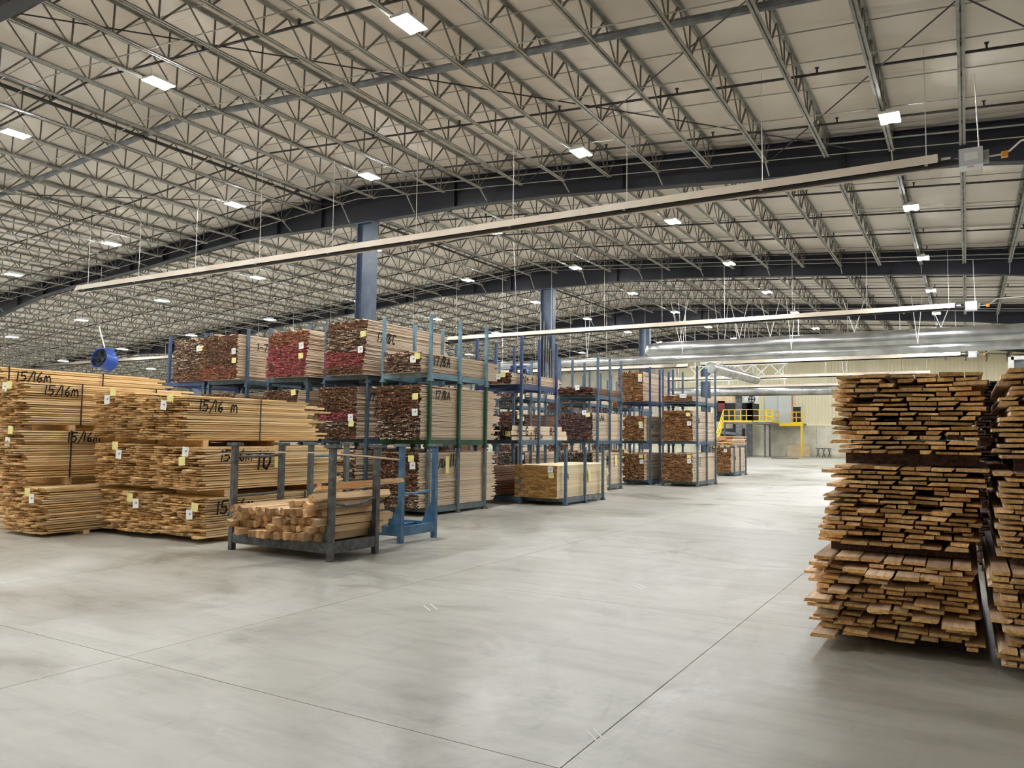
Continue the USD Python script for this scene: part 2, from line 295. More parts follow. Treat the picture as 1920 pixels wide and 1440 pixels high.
def build_frame(i):
    y = Y_FRAME + BAY * i
    t = thing('rafter', f'{"dark navy tapered steel roof beam just overhead at top left corner" if i < 0 else "dark navy tapered steel roof beam, "+ORD[i]+" frame ahead of the camera"}', 'beam', (0, y, 0), kind='structure')
    bx = [b[0] for b in BOT]; bz = [b[1] for b in BOT]
    top = lambda x: roof(x) - 0.13
    poly = [(x, z + 0.02) for x, z in BOT] + [(WALL_R, top(WALL_R)), (RX, top(RX)), (WALL_L, top(WALL_L))]
    obj('web', prism_y(poly, -0.008, 0.008), M['rafter'], t)
    v = []; f = []
    for n, (x, z) in enumerate(BOT): v += [[x, -0.15, z], [x, 0.15, z], [x, -0.15, z + 0.025], [x, 0.15, z + 0.025]]
    for n in range(len(BOT) - 1):
        a = 4 * n; b = a + 4
        f += [[a, a+1, b+1], [a, b+1, b], [a+2, b+3, a+3], [a+2, b+2, b+3], [a, b, b+2], [a, b+2, a+2], [a+1, a+3, b+3], [a+1, b+3, b+1]]
    obj('bottom_flange', (np.array(v), np.array(f)), M['rafter'], t)
    obj('top_flange', join([(np.array([[WALL_L, -.15, top(WALL_L)], [RX, -.15, top(RX)], [RX, .15, top(RX)], [WALL_L, .15, top(WALL_L)]] + [[WALL_L, -.15, top(WALL_L) + .02], [RX, -.15, top(RX) + .02], [RX, .15, top(RX) + .02], [WALL_L, .15, top(WALL_L) + .02]]), BF),
        (np.array([[RX, -.15, top(RX)], [WALL_R, -.15, top(WALL_R)], [WALL_R, .15, top(WALL_R)], [RX, .15, top(RX)]] + [[RX, -.15, top(RX) + .02], [WALL_R, -.15, top(WALL_R) + .02], [WALL_R, .15, top(WALL_R) + .02], [RX, .15, top(RX) + .02]]), BF)]), M['rafter'], t)
    k = 0; x = WALL_L + 2.0
    while x < WALL_R - 1:
        if -60 < x < 4:
            z = float(np.interp(x, bx, bz))
            obj('stiffener', box(x - .01, x + .01, -0.145, 0.145, z + .025, top(x)), M['rafter'], t)
        x += 2.4 if x < -22 else 6.2
    for k in range(-20, 16):               # flange braces from the joists down to the bottom flange
        xx = RX + 0.762 + 1.524 * k
        if k % 2 == 0 or not (-52 < xx < 3): continue
        z = float(np.interp(xx, bx, bz))
        obj('flange_brace', bar((xx, -0.62, roof(xx) - 0.74), (xx, -0.14, z + 0.05), 0.03), M['rod'], t)
    for cx, lab in ((RX, 'ridge'), (-47.5, 'left'), (9.5, 'right')):
        if i < 0 and cx != RX: continue
        c = thing('steel_column', f'blue grey steel column under the {"first dark roof beam" if i == 0 else ORD[i] + " dark roof beam" if i > 0 else "roof beam overhead"}{"" if cx == RX else ", " + lab + " hand row"}', 'column', (cx, y, 0), kind='structure')
        zt = float(np.interp(cx, bx, bz))
        obj('web', box(-0.34, 0.34, -0.01, 0.01, 0, zt), M['column'], c)
        for s in (-1, 1): obj('flange', box(s * 0.36 - 0.02, s * 0.36 + 0.02, -0.16, 0.16, 0, zt), M['column'], c)
        obj('base_plate', box(-0.45, 0.45, -0.25, 0.25, 0, 0.03), M['column'], c)
        if i == 1 and cx == RX:
            for n, (dx, dy) in enumerate(((-.30, -.20), (-.16, -.10), (-.02, -.08), (.12, -.09), (.24, -.10), (.40, -.12))):
                obj('conduit', tube([(dx, dy, .2), (dx, dy, 8.2 - .5 * n)], (.03, .045, .028, .05, .03, .04)[n], 8), M['grey_paint' if n % 2 else 'rod'], c, smooth=50)
        obj('cap_plate', box(-0.42, 0.42, -0.17, 0.17, zt - 0.03, zt), M['column'], c)
for i in range(-1, 4): build_frame(i)

# ------------------------------------------------------------------ bar joists
def cam_px(p):
    fwd = np.array([-math.sin(YAW) * math.cos(PITCH), math.cos(YAW) * math.cos(PITCH), math.sin(PITCH)])
    r = np.array([math.cos(YAW), math.sin(YAW), 0.0]); u = np.cross(r, fwd)
    d = np.array(p, float) - [0, 0, EYE]; z = d @ fwd
    return (960 + F_PX * (d @ r) / z, 720 - F_PX * (d @ u) / z) if z > 0.1 else (1e9, 1e9)
JL, JD = BAY - 0.06, 0.72
def chord(z0, s, y0, y1):
    return prism_y([(-0.065, z0), (-0.014, z0), (-0.014, z0 + s * 0.042), (0.014, z0 + s * 0.042), (0.014, z0), (0.065, z0), (0.065, z0 + s * 0.008), (0.022, z0 + s * 0.008), (0.022, z0 + s * 0.055), (-0.022, z0 + s * 0.055), (-0.022, z0 + s * 0.008), (-0.065, z0 + s * 0.008)][::1 if s > 0 else -1], y0, y1)
def joist_web():
    zb, zt = -JD + 0.03, -0.05
    out = []; nb = 11; p = JL / nb
    for k in range(nb):
        yb = p * (k + 0.5)
        out.append(bar((0, yb, zb), (0, yb + 0.02, zt), 0.03))
        out.append(bar((0.005, yb - 0.05, zb), (0.005, yb - p / 2, zt), 0.026))
        out.append(bar((-0.005, yb + 0.05, zb), (-0.005, yb + p / 2 - 0.04, zt), 0.036))
    return out
def joist_proto(name, label, loc, detail, group):
    t = thing(name, label, 'roof joist', loc, group=group, kind='structure')
    obj('top_chord', chord(-0.005, -1, 0, JL), M['joist'], t)
    obj('bottom_chord', chord(-JD, 1, 0.45, JL - 0.45), M['joist'], t)
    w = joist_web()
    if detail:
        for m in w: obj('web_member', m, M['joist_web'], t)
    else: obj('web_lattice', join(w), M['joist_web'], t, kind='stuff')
    return t
def build_joists():
    rest = []; near = far = None; n_ind = 0
    BAYN = {-2: 'bay behind the camera', -1: 'nearest bay', 0: 'second bay', 1: 'third bay', 2: 'fourth bay', 3: 'last bay'}
    for i in (-1, 0, 1, 2, 3, -2):
        y0 = Y_FRAME + BAY * i + 0.03
        ks = sorted(range(-38, 22), key=lambda k: abs(k + 0.5))
        for k in ks:
            x = RX + 0.762 + 1.524 * k
            if not (WALL_L + 0.4 < x < WALL_R - 0.3): continue
            yy = max(y0, WALL_N + .1) if i == -2 else y0
            seen = False
            for q in np.linspace(0, JL, 13):
                for zz in (0, -JD):
                    px, py = cam_px((x, y0 + q, roof(x) + zz))
                    if -10 < px < 1930 and -10 < py < 760: seen = True
            loc = (x, y0, roof(x) - 0.03)
            if i == -2: 
                continue
            if seen and n_ind < 295:
                n_ind += 1
                side, num = ('right', k) if k >= 0 else ('left', -k - 1)
                lab = f'grey open-web steel roof joist, {ORD[num]} {side} of the ridge, {BAYN[i]} between beams'
                detail = i == -1 or (i == 0 and abs(k) < 24)
                if detail:
                    if near is None: near = joist_proto('bar_joist', lab, loc, True, 'roof joists')
                    else: dup(near, loc, 0, lab, 'roof joists')
                else:
                    if far is None: far = joist_proto('bar_joist', lab, loc, False, 'roof joists')
                    else: dup(far, loc, 0, lab, 'roof joists')
            else: rest.append(loc)
    lo = [box(-.065, .065, 0, JL, -0.06, -0.005), box(-.065, .065, .45, JL - .45, -JD, -JD + .055)] + joist_web()[1::3] + joist_web()[2::3]
    lo = join(lo)
    obj('distant_joists', join([moved(lo, l) for l in rest]), M['joist'], kind='stuff', label='remaining roof joists far off and outside the picture edges', cat='roof joists')
build_joists()

def slope_line(y, off, r, x0=WALL_L + 1, x1=WALL_R - 1, n=6):
    return tube([(x0, y, roof(x0) - off), (RX, y, roof(RX) - off), (x1, y, roof(x1) - off)], r, n)
def build_pipes():
    k = 0; y = 11.0
    while y < 76:
        if abs(y - (Y_FRAME + BAY * round((y - Y_FRAME) / BAY))) > 0.5:
            thick = k == 1
            yy = 13.6 if thick else y
            t = thing('sprinkler_pipe', f'{"thick dark main" if thick else "thin black sprinkler"} pipe running across the roof, {ORD[k]} line from the camera', 'pipe', (0, 0, 0), kind='structure')
            off = 0.42 if thick else 0.34
            obj('pipe', slope_line(yy, off, 0.085 if thick else 0.03, n=8), M['grey_paint'] if thick else M['black_pipe'], t)
            if not thick and y < 50:
                x = -50.0 if y > 20 else -30.0
                while x < 3:
                    obj('sprinkler_head', join([box(x - .018, x + .018, yy - .018, yy + .018, roof(x) - off, roof(x) - off + 0.13), box(x - .04, x + .04, yy - .04, yy + .04, roof(x) - off + .125, roof(x) - off + 0.135)]), M['black_pipe'], t)
                    x += 3.05
            k += 1
        y += 2.93
    j = 0; y = 9.9
    while y < 70:
        if abs(y - (Y_FRAME + BAY * round((y - Y_FRAME) / BAY))) > 0.5:
            t = thing('bridging_rod', f'thin grey bridging rods tying the roof joists together, {ORD[j]} line from the camera', 'rod', kind='structure')
            obj('lower_rod', slope_line(y, 0.03 + JD - 0.02, 0.014, n=5), M['rod'], t)
            obj('upper_rod', slope_line(y, 0.10, 0.014, n=5), M['rod'], t); j += 1
        y += 2.75
    for i in range(0, 4):
        y = Y_FRAME + BAY * i - 0.55
        obj('bridging_rod', slope_line(y, 0.03 + JD * 0.55, 0.022, -20 if i == 0 else -60, 10), M['rod'], kind='structure', label=f'pale horizontal rod along the face of the {ORD[i]} dark roof beam', cat='rod')
    obj('gas_pipe', tube([(-20.7, 7.6, roof(-20.7) - .52), (-20.7, 78, roof(-20.7) - .52)], .055, 8), M['black_pipe'], kind='structure', cat='pipe', label='thick black pipe running along the hall beside the ridge')
    # long diagonal roof bracing
    for n, (a, b) in enumerate((((-12.0, 21.3), (2.5, 8.0)), ((-2.0, 21.3), (-16.5, 8.0)), ((-4.0, 8.0), (4.6, 21.3)), ((4.0, 8.0), (-4.4, 21.2)), ((-34.0, 8.0), (-20.5, 21.2)), ((-21.0, 8.0), (-34.5, 21.2)))):
        seg = [(a[0] + (b[0] - a[0]) * s, a[1] + (b[1] - a[1]) * s) for s in np.linspace(0, 1, 12)]
        obj('brace_rod', tube([(x, y, roof(x) - 0.5 - 0.1 * (n % 2)) for x, y in seg], 0.016, 5), M['black_pipe'], kind='structure', cat='rod',
            label=['dark diagonal brace rod crossing the roof left of centre', 'dark diagonal brace rod crossing the roof right of centre', 'dark diagonal brace rod above the burner box', 'dark diagonal brace rod falling toward the near heater', 'dark diagonal brace rod on the left roof slope', 'dark diagonal brace rod crossing the left slope the other way'][n])
build_pipes()

# ------------------------------------------------------------------ LED high bays
LX = [6.1, -1.28, -8.66, -16.0, -22.2, -29.5, -36.8, -44.2, -51.7, -59.1, -66.5]  # first column lies out of view, added to light from the right rear
LY = [-3.9, 3.45, 10.8, 18.15, 25.6, 33.0, 40.35, 47.7, 55.05, 62.4, 69.8]
def build_lights():
    proto = None
    for j, y in enumerate(LY):
        for i, x in enumerate(LX):
            if (y < 12 and x > -5) or (y < 0 and x > -12): continue
            side = f'{ORD[i-3-1+0]} row left of the ridge' if i >= 4 else f'{ORD[3-i]} row right of the ridge'
            lab = f'white twin-panel LED high-bay light, {ORD[j]} in the {side}'
            loc = (x, y, roof(x) - 1.0)
            if proto is None:
                t = proto = thing('high_bay_light', lab, 'light', loc, group='high-bay lights')
                obj('housing', join([box(-.20, .20, -.31, .31, .016, .07), box(-.07, .07, -.22, .22, .08, .15)]), M['white_metal'], t)
                for s in (-1, 1):
                    obj('lens', box(s * .135 - .055, s * .135 + .055, -.29, .29, 0.0, .020), M['led'], t)
                for s in (-1, 1):
                    obj('hanger_cable', tube([(0, s * .2, .14), (0, s * .2, .33)], .006, 4), M['rod'], t)
            else: dup(proto, loc, 0, lab)
build_lights()

# ------------------------------------------------------------------ radiant tube heaters
def heater(x0, x1, y, z, label, boxed=True, sheet='reflector_dimmed'):
    t = thing('tube_heater', label, 'heater', (0, y, z), group=None)
    prof = [(-.23, 0.0), (-.245, .0), (-.15, .20), (.15, .20), (.245, 0.0), (.23, 0.0), (.142, .187), (-.142, .187)]
    obj('reflector', prism_x(prof, x0, x1), M[sheet], t)
    obj('burner_tube', tube([(x0 + .1, -.07, .01), (x1 + (.35 if boxed else -.1), -.07, .01)], .07, 10), M['tube'], t, smooth=40)
    n = max(2, int(round((x1 - x0) / 3.18)))
    for k in range(n + 1):
        x = x0 + .5 + (x1 - x0 - .7) * k / n
        obj('hanger_clip', box(x - .03, x + .03, -.22, .22, -.012, .012), M['rod'], t)
        obj('hanger_wire', tube([(x, 0, .20), (x, 0, roof(x) - .05 - z)], .009, 5), M['wire'], t)
    if boxed:
        b = obj('burner_box', box(x1 + .36, x1 + .76, -.17, .2, -.12, .22), M['box_white'], t)
        obj('nameplate', box(x1 + .45, x1 + .67, -.173, -.17, -.02, .13), M['paper'], b)
        obj('warning_label', box(x1 + .50, x1 + .61, -.1, -.03, -.123, -.12), M['red_print'], b)
        obj('coupling', box(x1 + .06, x1 + .22, -.08, .08, 0.01, .13), M['white_metal'], t)
        obj('fan_housing', tube([(x1 + .76, 0, .05), (x1 + .86, 0, .05)], .13, 14), M['rod'], t, smooth=40)
        obj('gas_valve', box(x1 + 1.06, x1 + 1.17, -.04, .04, -.01, .10), M['orange'], t)
        pts = [(x1 + .86, 0, .05), (x1 + 1.05, 0, .05), (x1 + 1.2, 0, .10), (x1 + 1.38, 0, .26), (x1 + 1.62, 0, .29), (x1 + 2.3, .05, .30), (x1 + 2.8, .1, .6)]
        obj('gas_hose', tube(pts, .018, 6), M['wire'], t, smooth=40)
        obj('hanger_chain', tube([(x1 + .7, 0, .2), (x1 + .66, 0, roof(x1) - JD - z)], .012, 5), M['wire'], t)
    return t
heater(-29.7, -.37, 17.1, 7.03, 'nearest long pale tube heater, dark tube below, grey burner box at its right end', True, 'reflector')
heater(-24.7, -.30, 34.9, 6.86, 'second tube heater down the hall, crossing in front of the second column')
heater(-66.0, -27.0, 34.9, 6.86, 'tube heater behind the blue drum fan, above the yellow lumber', False)
heater(-14.6, -.2, 48.6, 6.30, 'third tube heater, below the round silver ducts, with a small burner box')
heater(-30.0, -15.4, 48.6, 6.22, 'third-row tube heater left of the gap at the third column', False)
heater(-21.5, -2.0, 58.0, 6.1, 'thin far tube heater hung before the cream end wall', False)
heater(-20.0, -3.0, 66.0, 5.95, 'farthest tube heater, just above the thick far duct', False)

# ------------------------------------------------------------------ ducts
def duct(name, label, pts, r, seams=3.0, bands=True, n=20):
    t = thing(name, label, 'duct')
    obj('pipe', tube(pts, r, n), M['galv'], t, smooth=50)
    P = np.array(pts, float)
    for a, b in zip(P[:-1], P[1:]):
        L = np.linalg.norm(b - a)
        if L < 2.0: continue
        d = (b - a) / L; s = 0.6
        while s < L:
            c = a + d * s; obj('band', tube([c - d * .025, c + d * .025], r + .012, n), M['galv'], t, smooth=50); s += seams
    return t
def hanger(t, x, y, z, spread=0.55, r=.022):
    for s in (-1, 1):
        obj('hanger_rod', tube([(x, y, z), (x + s * spread, y, roof(x + s * spread) - JD)], r, 5), M['wire'], t)
ang = np.linspace(0, math.pi / 2, 7)
elbow = [(-15.6 - 0.9 * math.sin(a), 44 + 0.9 * (1 - math.cos(a)), 6.93) for a in ang]
d1 = duct('round_duct', 'large shiny galvanised duct crossing high on the right, bending away at its left end', [(9, 44, 6.93)] + elbow + [(-16.5, 49.0, 6.93)], .385, 3.6)
for x in (-14.5, -11.0, -9.3, -5.0, -1.0, 3.4): hanger(d1, x, 44, 7.3)
d2 = duct('round_duct', 'slimmer shiny galvanised duct just below the large one', [(9, 43, 6.2), (-27.0, 43, 6.2)], .235, 4.2)
for x in (-20, -14, -8, -2, 3): hanger(d2, x, 43, 6.42, .25, .014)
d3 = duct('round_duct', 'thick far galvanised duct in front of the cream end wall', [(-1.0, 72, 5.93), (-30.0, 72, 6.05)], .43, 1.9)
for x in (-24, -19, -14, -9): hanger(d3, x, 72, 6.3, .3, .02)
d4 = duct('round_duct', 'pale duct running away from the aisle above the yellow stairs', [(-12.6, 43.7, 5.68), (-12.5, 54.5, 5.72)], .30, 3.0)
for y in (46, 50.5, 54): hanger(d4, -12.55, y, 5.9, .4, .02)
def lattice():
    t = thing('lattice_girder', 'white lattice girder carrying ducts before the far wall', 'girder', (0, 60, 0))
    x0, x1, z0, z1 = -19.0, -11.5, 6.15, 7.3
    obj('chord', bar((x0, 0, z1), (x1, 0, z1), .07), M['white_metal'], t); obj('chord', bar((x0, 0, z0), (x1, 0, z0), .07), M['white_metal'], t)
    for k in range(6):
        a = x0 + (x1 - x0) * k / 6; b = x0 + (x1 - x0) * (k + 1) / 6
        obj('lattice_bar', bar((a, 0, z0), (b, 0, z1), .06), M['white_metal'], t); obj('lattice_bar', bar((a, 0.04, z1), (b, 0.04, z0), .06), M['white_metal'], t)
    for x in (x0 + .5, x1 - .5): obj('hanger_rod', tube([(x, 0, z1), (x, 0, roof(x) - JD)], .02, 5), M['white_metal'], t)
lattice()

# ------------------------------------------------------------------ drum fans
def fan(loc, rot, label, tilt=-12):
    t = thing('drum_fan', label, 'fan', loc, rot)
    R, L = .42, .62
    n = 28; a = np.arange(n) * 2 * np.pi / n; rot_t = math.radians(tilt)
    prof = [(R + .03, -L/2), (R, -L/2 + .04), (R, L/2 - .04), (R + .03, L/2), (R + .01, L/2), (R - .02, L/2 - .04), (R - .02, -L/2 + .04), (R + .01, -L/2)]
    m = len(prof); v = np.array([[r * math.cos(q), y, r * math.sin(q)] for r, y in prof for q in a])
    f = []
    for i in range(m):
        for k in range(n):
            p, q = i * n + k, i * n + (k + 1) % n; p2, q2 = ((i + 1) % m) * n + k, ((i + 1) % m) * n + (k + 1) % n
            f += [[p, q, q2], [p, q2, p2]]
    tm = trimesh.Trimesh(v, f, process=False)
    if tm.volume < 0: tm.invert()
    def T(vv):
        c, s = math.cos(rot_t), math.sin(rot_t); vv = np.array(vv, float)
        return np.stack([vv[:, 0], vv[:, 1] * c - vv[:, 2] * s, vv[:, 1] * s + vv[:, 2] * c], 1)
    obj('drum', (T(tm.vertices), np.array(tm.faces)), M['fan_blue'], t, smooth=40)
    li = tube([(0, -L/2 + .03, 0), (0, L/2 - .03, 0)], R - .024, 28, cap=False); obj('inner_liner', (T(li[0]), li[1][:, ::-1]), M['fan_dark'], t, smooth=40)  # inside face of the drum, in a darker colour than its outside
    hub = tube([(0, -.12, 0), (0, .12, 0)], .10, 14); obj('motor', (T(hub[0]), hub[1]), M['fan_dark'], t, smooth=40)
    for k in range(6):
        q = k * math.pi / 3
        c = np.array([[.09, -.03, -.05], [.38, -.06, -.11], [.38, .06, .11], [.09, .03, .05]]); c2 = c + [0, .008, 0]
        vv = np.vstack([c, c2]); R2 = np.array([[math.cos(q), 0, math.sin(q)], [0, 1, 0], [-math.sin(q), 0, math.cos(q)]])
        obj('blade', (T(vv @ R2.T), BF), M['fan_dark'], t)
    for rr in (.16, .25, .34, .41):
        g = tube([(rr * math.cos(q), -L/2 - .01, rr * math.sin(q)) for q in np.linspace(0, 2 * np.pi, 21)], .005, 4); obj('guard_ring', (T(g[0]), g[1]), M['fan_dark'], t)
    g = bar((-.42, -L/2 - .012, 0), (.42, -L/2 - .012, 0), .014); obj('guard_bar', (T(g[0]), g[1]), M['fan_dark'], t)
    g = bar((0, -L/2 - .02, -.42), (0, -L/2 - .02, .42), .014); obj('guard_bar', (T(g[0]), g[1]), M['fan_dark'], t)
    obj('yoke', join([box(-.30, .30, -.22, .22, .47, .50), box(-.32, -.29, -.22, .22, .28, .5), box(.29, .32, -.22, .22, .28, .5)]), M['fan_blue'], t)
    if tilt: obj('hanger_pole', tube([(0, 0, .49), (-.3, -.1, 1.5)], .028, 6), M['wire'], t)
    obj('hanger_rod', tube([(-.3, -.1, 1.5) if tilt else (0, 0, .49), (-.32, -.1, roof(loc[0]) - .05 - loc[2])], .010, 5), M['rod'], t)
    return t
fan((-32.6, 20.0, 4.72), 12, 'bright blue drum fan hanging above the yellow lumber stacks at far left')
fan((-15.6, 27.0, 3.95), 20, 'blue drum fan half hidden behind the racks by the second column', 0)

# ------------------------------------------------------------------ handwriting
GL = {'1': [[(.3, 0), (.3, 1)]], '5': [[(.85, 1), (.2, 1), (.15, .55), (.6, .6), (.8, .3), (.5, .02), (.05, .08)]], '/': [[(.05, -.12), (.75, 1.1)]],
      '6': [[(.6, 1), (.2, .55), (.15, .15), (.5, 0), (.75, .2), (.55, .45), (.2, .3)]], 'M': [[(0, 0), (.1, .6), (.25, .75), (.4, .6), (.45, .1)], [(.45, .55), (.7, .75), (.85, .55), (.95, .0)]],
      '7': [[(.05, .95), (.75, 1), (.3, 0)]], '8': [[(.7, .9), (.3, 1), (.2, .75), (.7, .3), (.55, .02), (.15, .1), (.25, .4), (.7, .9)]], 'A': [[(0, 0), (.4, 1), (.8, 0)], [(.15, .38), (.65, .38)]],
      '0': [[(.4, 1), (.1, .6), (.15, .15), (.45, 0), (.75, .4), (.7, .85), (.4, 1)]], 'B': [[(.1, 0), (.1, 1), (.6, .9), (.55, .6), (.1, .52), (.7, .4), (.65, .08), (.1, 0)]], '-': [[(.1, .5), (.7, .5)]],
      '2': [[(.1, .8), (.4, 1), (.7, .75), (.1, .02), (.8, .02)]], 'C': [[(.7, .85), (.35, 1), (.1, .5), (.35, .0), (.75, .1)]], 'L': [[(.15, 1), (.15, 0), (.6, 0)]], 'I': [[(.3, 0), (.3, .8)]],
      'N': [[(.05, 0), (.1, .7), (.6, .05), (.65, .75)]], 'G': [[(.75, .85), (.35, 1), (.1, .5), (.35, 0), (.7, .1), (.72, .45), (.45, .45)]], '4': [[(.5, 1), (.1, .4), (.8, .4)], [(.6, .75), (.6, 0)]],
      '9': [[(.7, .8), (.3, 1), (.1, .75), (.4, .5), (.7, .75), (.6, 0)]], 'D': [[(.1, 0), (.1, 1), (.6, .8), (.65, .25), (.1, 0)]], 'T': [[(0, 1), (.8, 1)], [(.4, 1), (.4, 0)]], 'J': [[(.6, 1), (.6, .2), (.3, 0), (.1, .2)]],
      'm': [[(0, 0), (.1, .6), (.25, .7), (.4, .6), (.45, .1)], [(.45, .55), (.7, .7), (.85, .5), (.95, .0)]], ' ': [], "'": [[(.2, 1), (.15, .75)]], 'S': [[(.7, .9), (.3, 1), (.15, .7), (.65, .35), (.5, 0), (.1, .1)]]}
def scribble(text, h, wide=.75, stroke=.018, slant=.12, seed=0):
    """list of strokes [(u, v) ...] of a hand-written text"""
    rr = random.Random(seed + len(text)); out = []; u = 0.0
    for ch in text:
        for st in GL[ch]:
            out.append([((u + (a + slant * b) * wide * h + rr.uniform(-.02, .02) * h), b * h + rr.uniform(-.03, .03) * h) for a, b in st])
        u += h * wide * (.62 if ch in "1/I'" else 1.05)
    return out, u
def ink(strokes, stroke, place):
    """place(u, v, w) maps the writing plane to the bundle; w is the height of the ink over the face"""
    V = []; Fc = []; n = 0
    for st in strokes:
        P = np.array(st, float)
        for a, b in zip(P[:-1], P[1:]):
            d = b - a; L = np.linalg.norm(d)
            if L < 1e-6: continue
            d /= L; s = np.array([-d[1], d[0]]) * stroke / 2; a2, b2 = a - d * stroke * .35, b + d * stroke * .35
            q = [a2 - s, b2 - s, b2 + s, a2 + s]
            V += [place(x[0], x[1], 0.0) for x in q] + [place(x[0], x[1], .0015) for x in q]
            Fc.append(BF + n); n += 8
    m = trimesh.Trimesh(np.array(V), np.vstack(Fc), process=False)
    if m.volume < 0: m.invert()
    return (np.array(m.vertices), np.array(m.faces))

# ------------------------------------------------------------------ lumber bundles
def wood_row(rr, x0, x1, wmin, wmax):
    xs = [x0]
    while xs[-1] < x1 - wmin * 0.8:
        w = rr.uniform(wmin, wmax)
        if x1 - (xs[-1] + w) < wmin * 0.8: w = x1 - xs[-1]
        xs.append(xs[-1] + w)
    return xs
def plank(rr, x0, x1, y0, y1, z0, z1, wane=0.0, twist=0.0, skew=0.0):
    v = box(x0, x1, y0, y1, z0, z1)[0]
    if wane and rr.random() < wane:
        k = rr.choice([0, 1]); d = rr.uniform(.008, .03)
        if k == 0: v[[1, 2], 0] -= d
        else: v[[4, 7], 0] += d
    if wane and rr.random() < wane * .6:            # an end sawn off square to nothing in particular
        d = rr.uniform(.01, .06); i = rr.choice([[0, 4], [1, 5]]); v[i, 1] += d
    if twist:
        a = rr.gauss(0, twist); c = (x0 + x1) / 2; v[:, 2] += (v[:, 0] - c) * a
    if skew:
        a = rr.gauss(0, skew); v[:, 0] += (v[:, 1] - y0) * a
    return (v, BF)
def bundle(label, group, x0, x1, y0, y1, z0, z1, thick, wr, m, mode='all', ej=.03, sj=.008, bj=.15, gap=.003, lean=0.0, wane=0.0, twist=0.0, poke=0.0, pokelen=.2,
           texts=(), tags=(), straps=(), bearers=(), side_tags=(), seed=1, name='lumber_bundle', top_loose=0, swell=0.0, drop=0.0, bands=()):
    rr = random.Random(seed); cx, zb = (x0 + x1) / 2, z0
    t = thing(name, label, 'lumber', (cx, y0, zb), group=group)
    X0, X1, L, H = x0 - cx, x1 - cx, y1 - y0, z1 - z0
    n = max(1, int(round(H / thick))); th = H / n; core = {}; nind = 0
    for k in range(n):
        mk = m
        for f0, f1, bm in bands:
            if f0 <= (k + .5) / n < f1: mk = M[bm]
        off = lean * (k + .5) * th + rr.gauss(0, sj * .6); sw = swell * math.sin(math.pi * (k + .5) / n)
        xs = wood_row(rr, X0 - rr.uniform(0, sj * 2), X1 + sw + rr.uniform(-sj, sj), *wr); nx = len(xs) - 1
        row_back = rr.uniform(-bj, bj)
        for i in range(nx):
            ys = rr.uniform(-ej, ej)
            if drop and rr.random() < drop and 0 < i < nx - 1: ys += rr.uniform(.15, .6)
            if poke and rr.random() < poke: ys -= rr.uniform(.04, pokelen)
            ye = L + row_back * .5 + rr.uniform(-bj, bj)
            tt = th - gap - (rr.uniform(0, th * .32) if wane else 0)
            zb_ = k * th + th - .0008
            p = plank(rr, xs[i] + off + .001, xs[i+1] + off - rr.uniform(.0005, .004 if not wane else .02), ys, ye, k * th + .0005, k * th + tt, wane, twist, 0)
            p[0][[6, 7], 2] = np.maximum(p[0][[6, 7], 2], zb_)
            single = mode == 'all' or i == nx - 1 or (k == n - 1 and mode == 'side')
            if single and nind < 298: shade(obj('board', p, mk, t), np.full(8, rr.random())); nind += 1
            else: core.setdefault(mk, []).append((p, rr.random()))
    for q in range(top_loose):
        xx = rr.uniform(X0, X1 - .12) + lean * H; yy = rr.uniform(0, .3)
        p = plank(rr, xx, xx + rr.uniform(.08, .13), yy - .12, L - rr.uniform(0, .5), H + .002 + .001 * q, H + .026 + .001 * q, 0, .08, .02); p[0][:, 2] += .10 * 0 + abs(rr.gauss(0, .004))
        if nind < 298: obj('board', p, m, t); nind += 1
    for mk, cs in core.items(): shade(obj('packed_boards', join([c[0] for c in cs]), mk, t, kind='stuff'), np.repeat([c[1] for c in cs], 8))
    top_x = lambda z: X1 + lean * z + swell + sj * 1.6 + .004
    for (s, u, v, h) in [x[:4] for x in texts]:
        st, _ = scribble(s, h, seed=seed)
        obj('marking', ink(st, max(.015, h * .14), lambda a, b, w: (top_x(v + b) + w, u + a, v + b)), M['marker'], t)
    for tg in tags:
        (tx, tz, kind) = tg[:3]; w, hh = (.14, .14) if kind == 'w' else (.145, .125); yy = -ej - (.02 if not poke else .03); tx -= cx
        tx += lean * (tz - zb); tzl = tz - zb; a = rr.uniform(-.12, .12)
        v = box(-w/2, w/2, -.002, 0, -hh/2, hh/2)[0]; c, s_ = math.cos(a), math.sin(a)
        v = np.stack([v[:, 0] * c - v[:, 2] * s_ + tx, v[:, 1] + yy + .004 * v[:, 2], v[:, 0] * s_ + v[:, 2] * c + tzl], 1)
        pg = obj('paper_tag', (v, BF), M['paper'] if kind == 'w' else M['yellow_paper'], t, label='white printed paper tag' if kind == 'w' else 'yellow paper tag')
        if kind == 'w': obj('print', box(tx - .005, tx + .03, yy - .0035, yy - .0025, tzl - .005, tzl + .02), M['print'], pg)
    for (u, v, w, hh) in side_tags:
        xx = top_x(v) + .004; q = np.array([[xx, u, v], [xx + .004, u, v], [xx + .004, u + w, v], [xx, u + w, v], [xx + .03, u - .02, v - hh], [xx + .034, u - .02, v - hh], [xx + .034, u + w * .6, v - hh], [xx + .03, u + w * .6, v - hh]])
        obj('paper_tag', (q, BF[:, ::-1]), M['yellow_paper'], t, label='long yellow paper tag on the side')
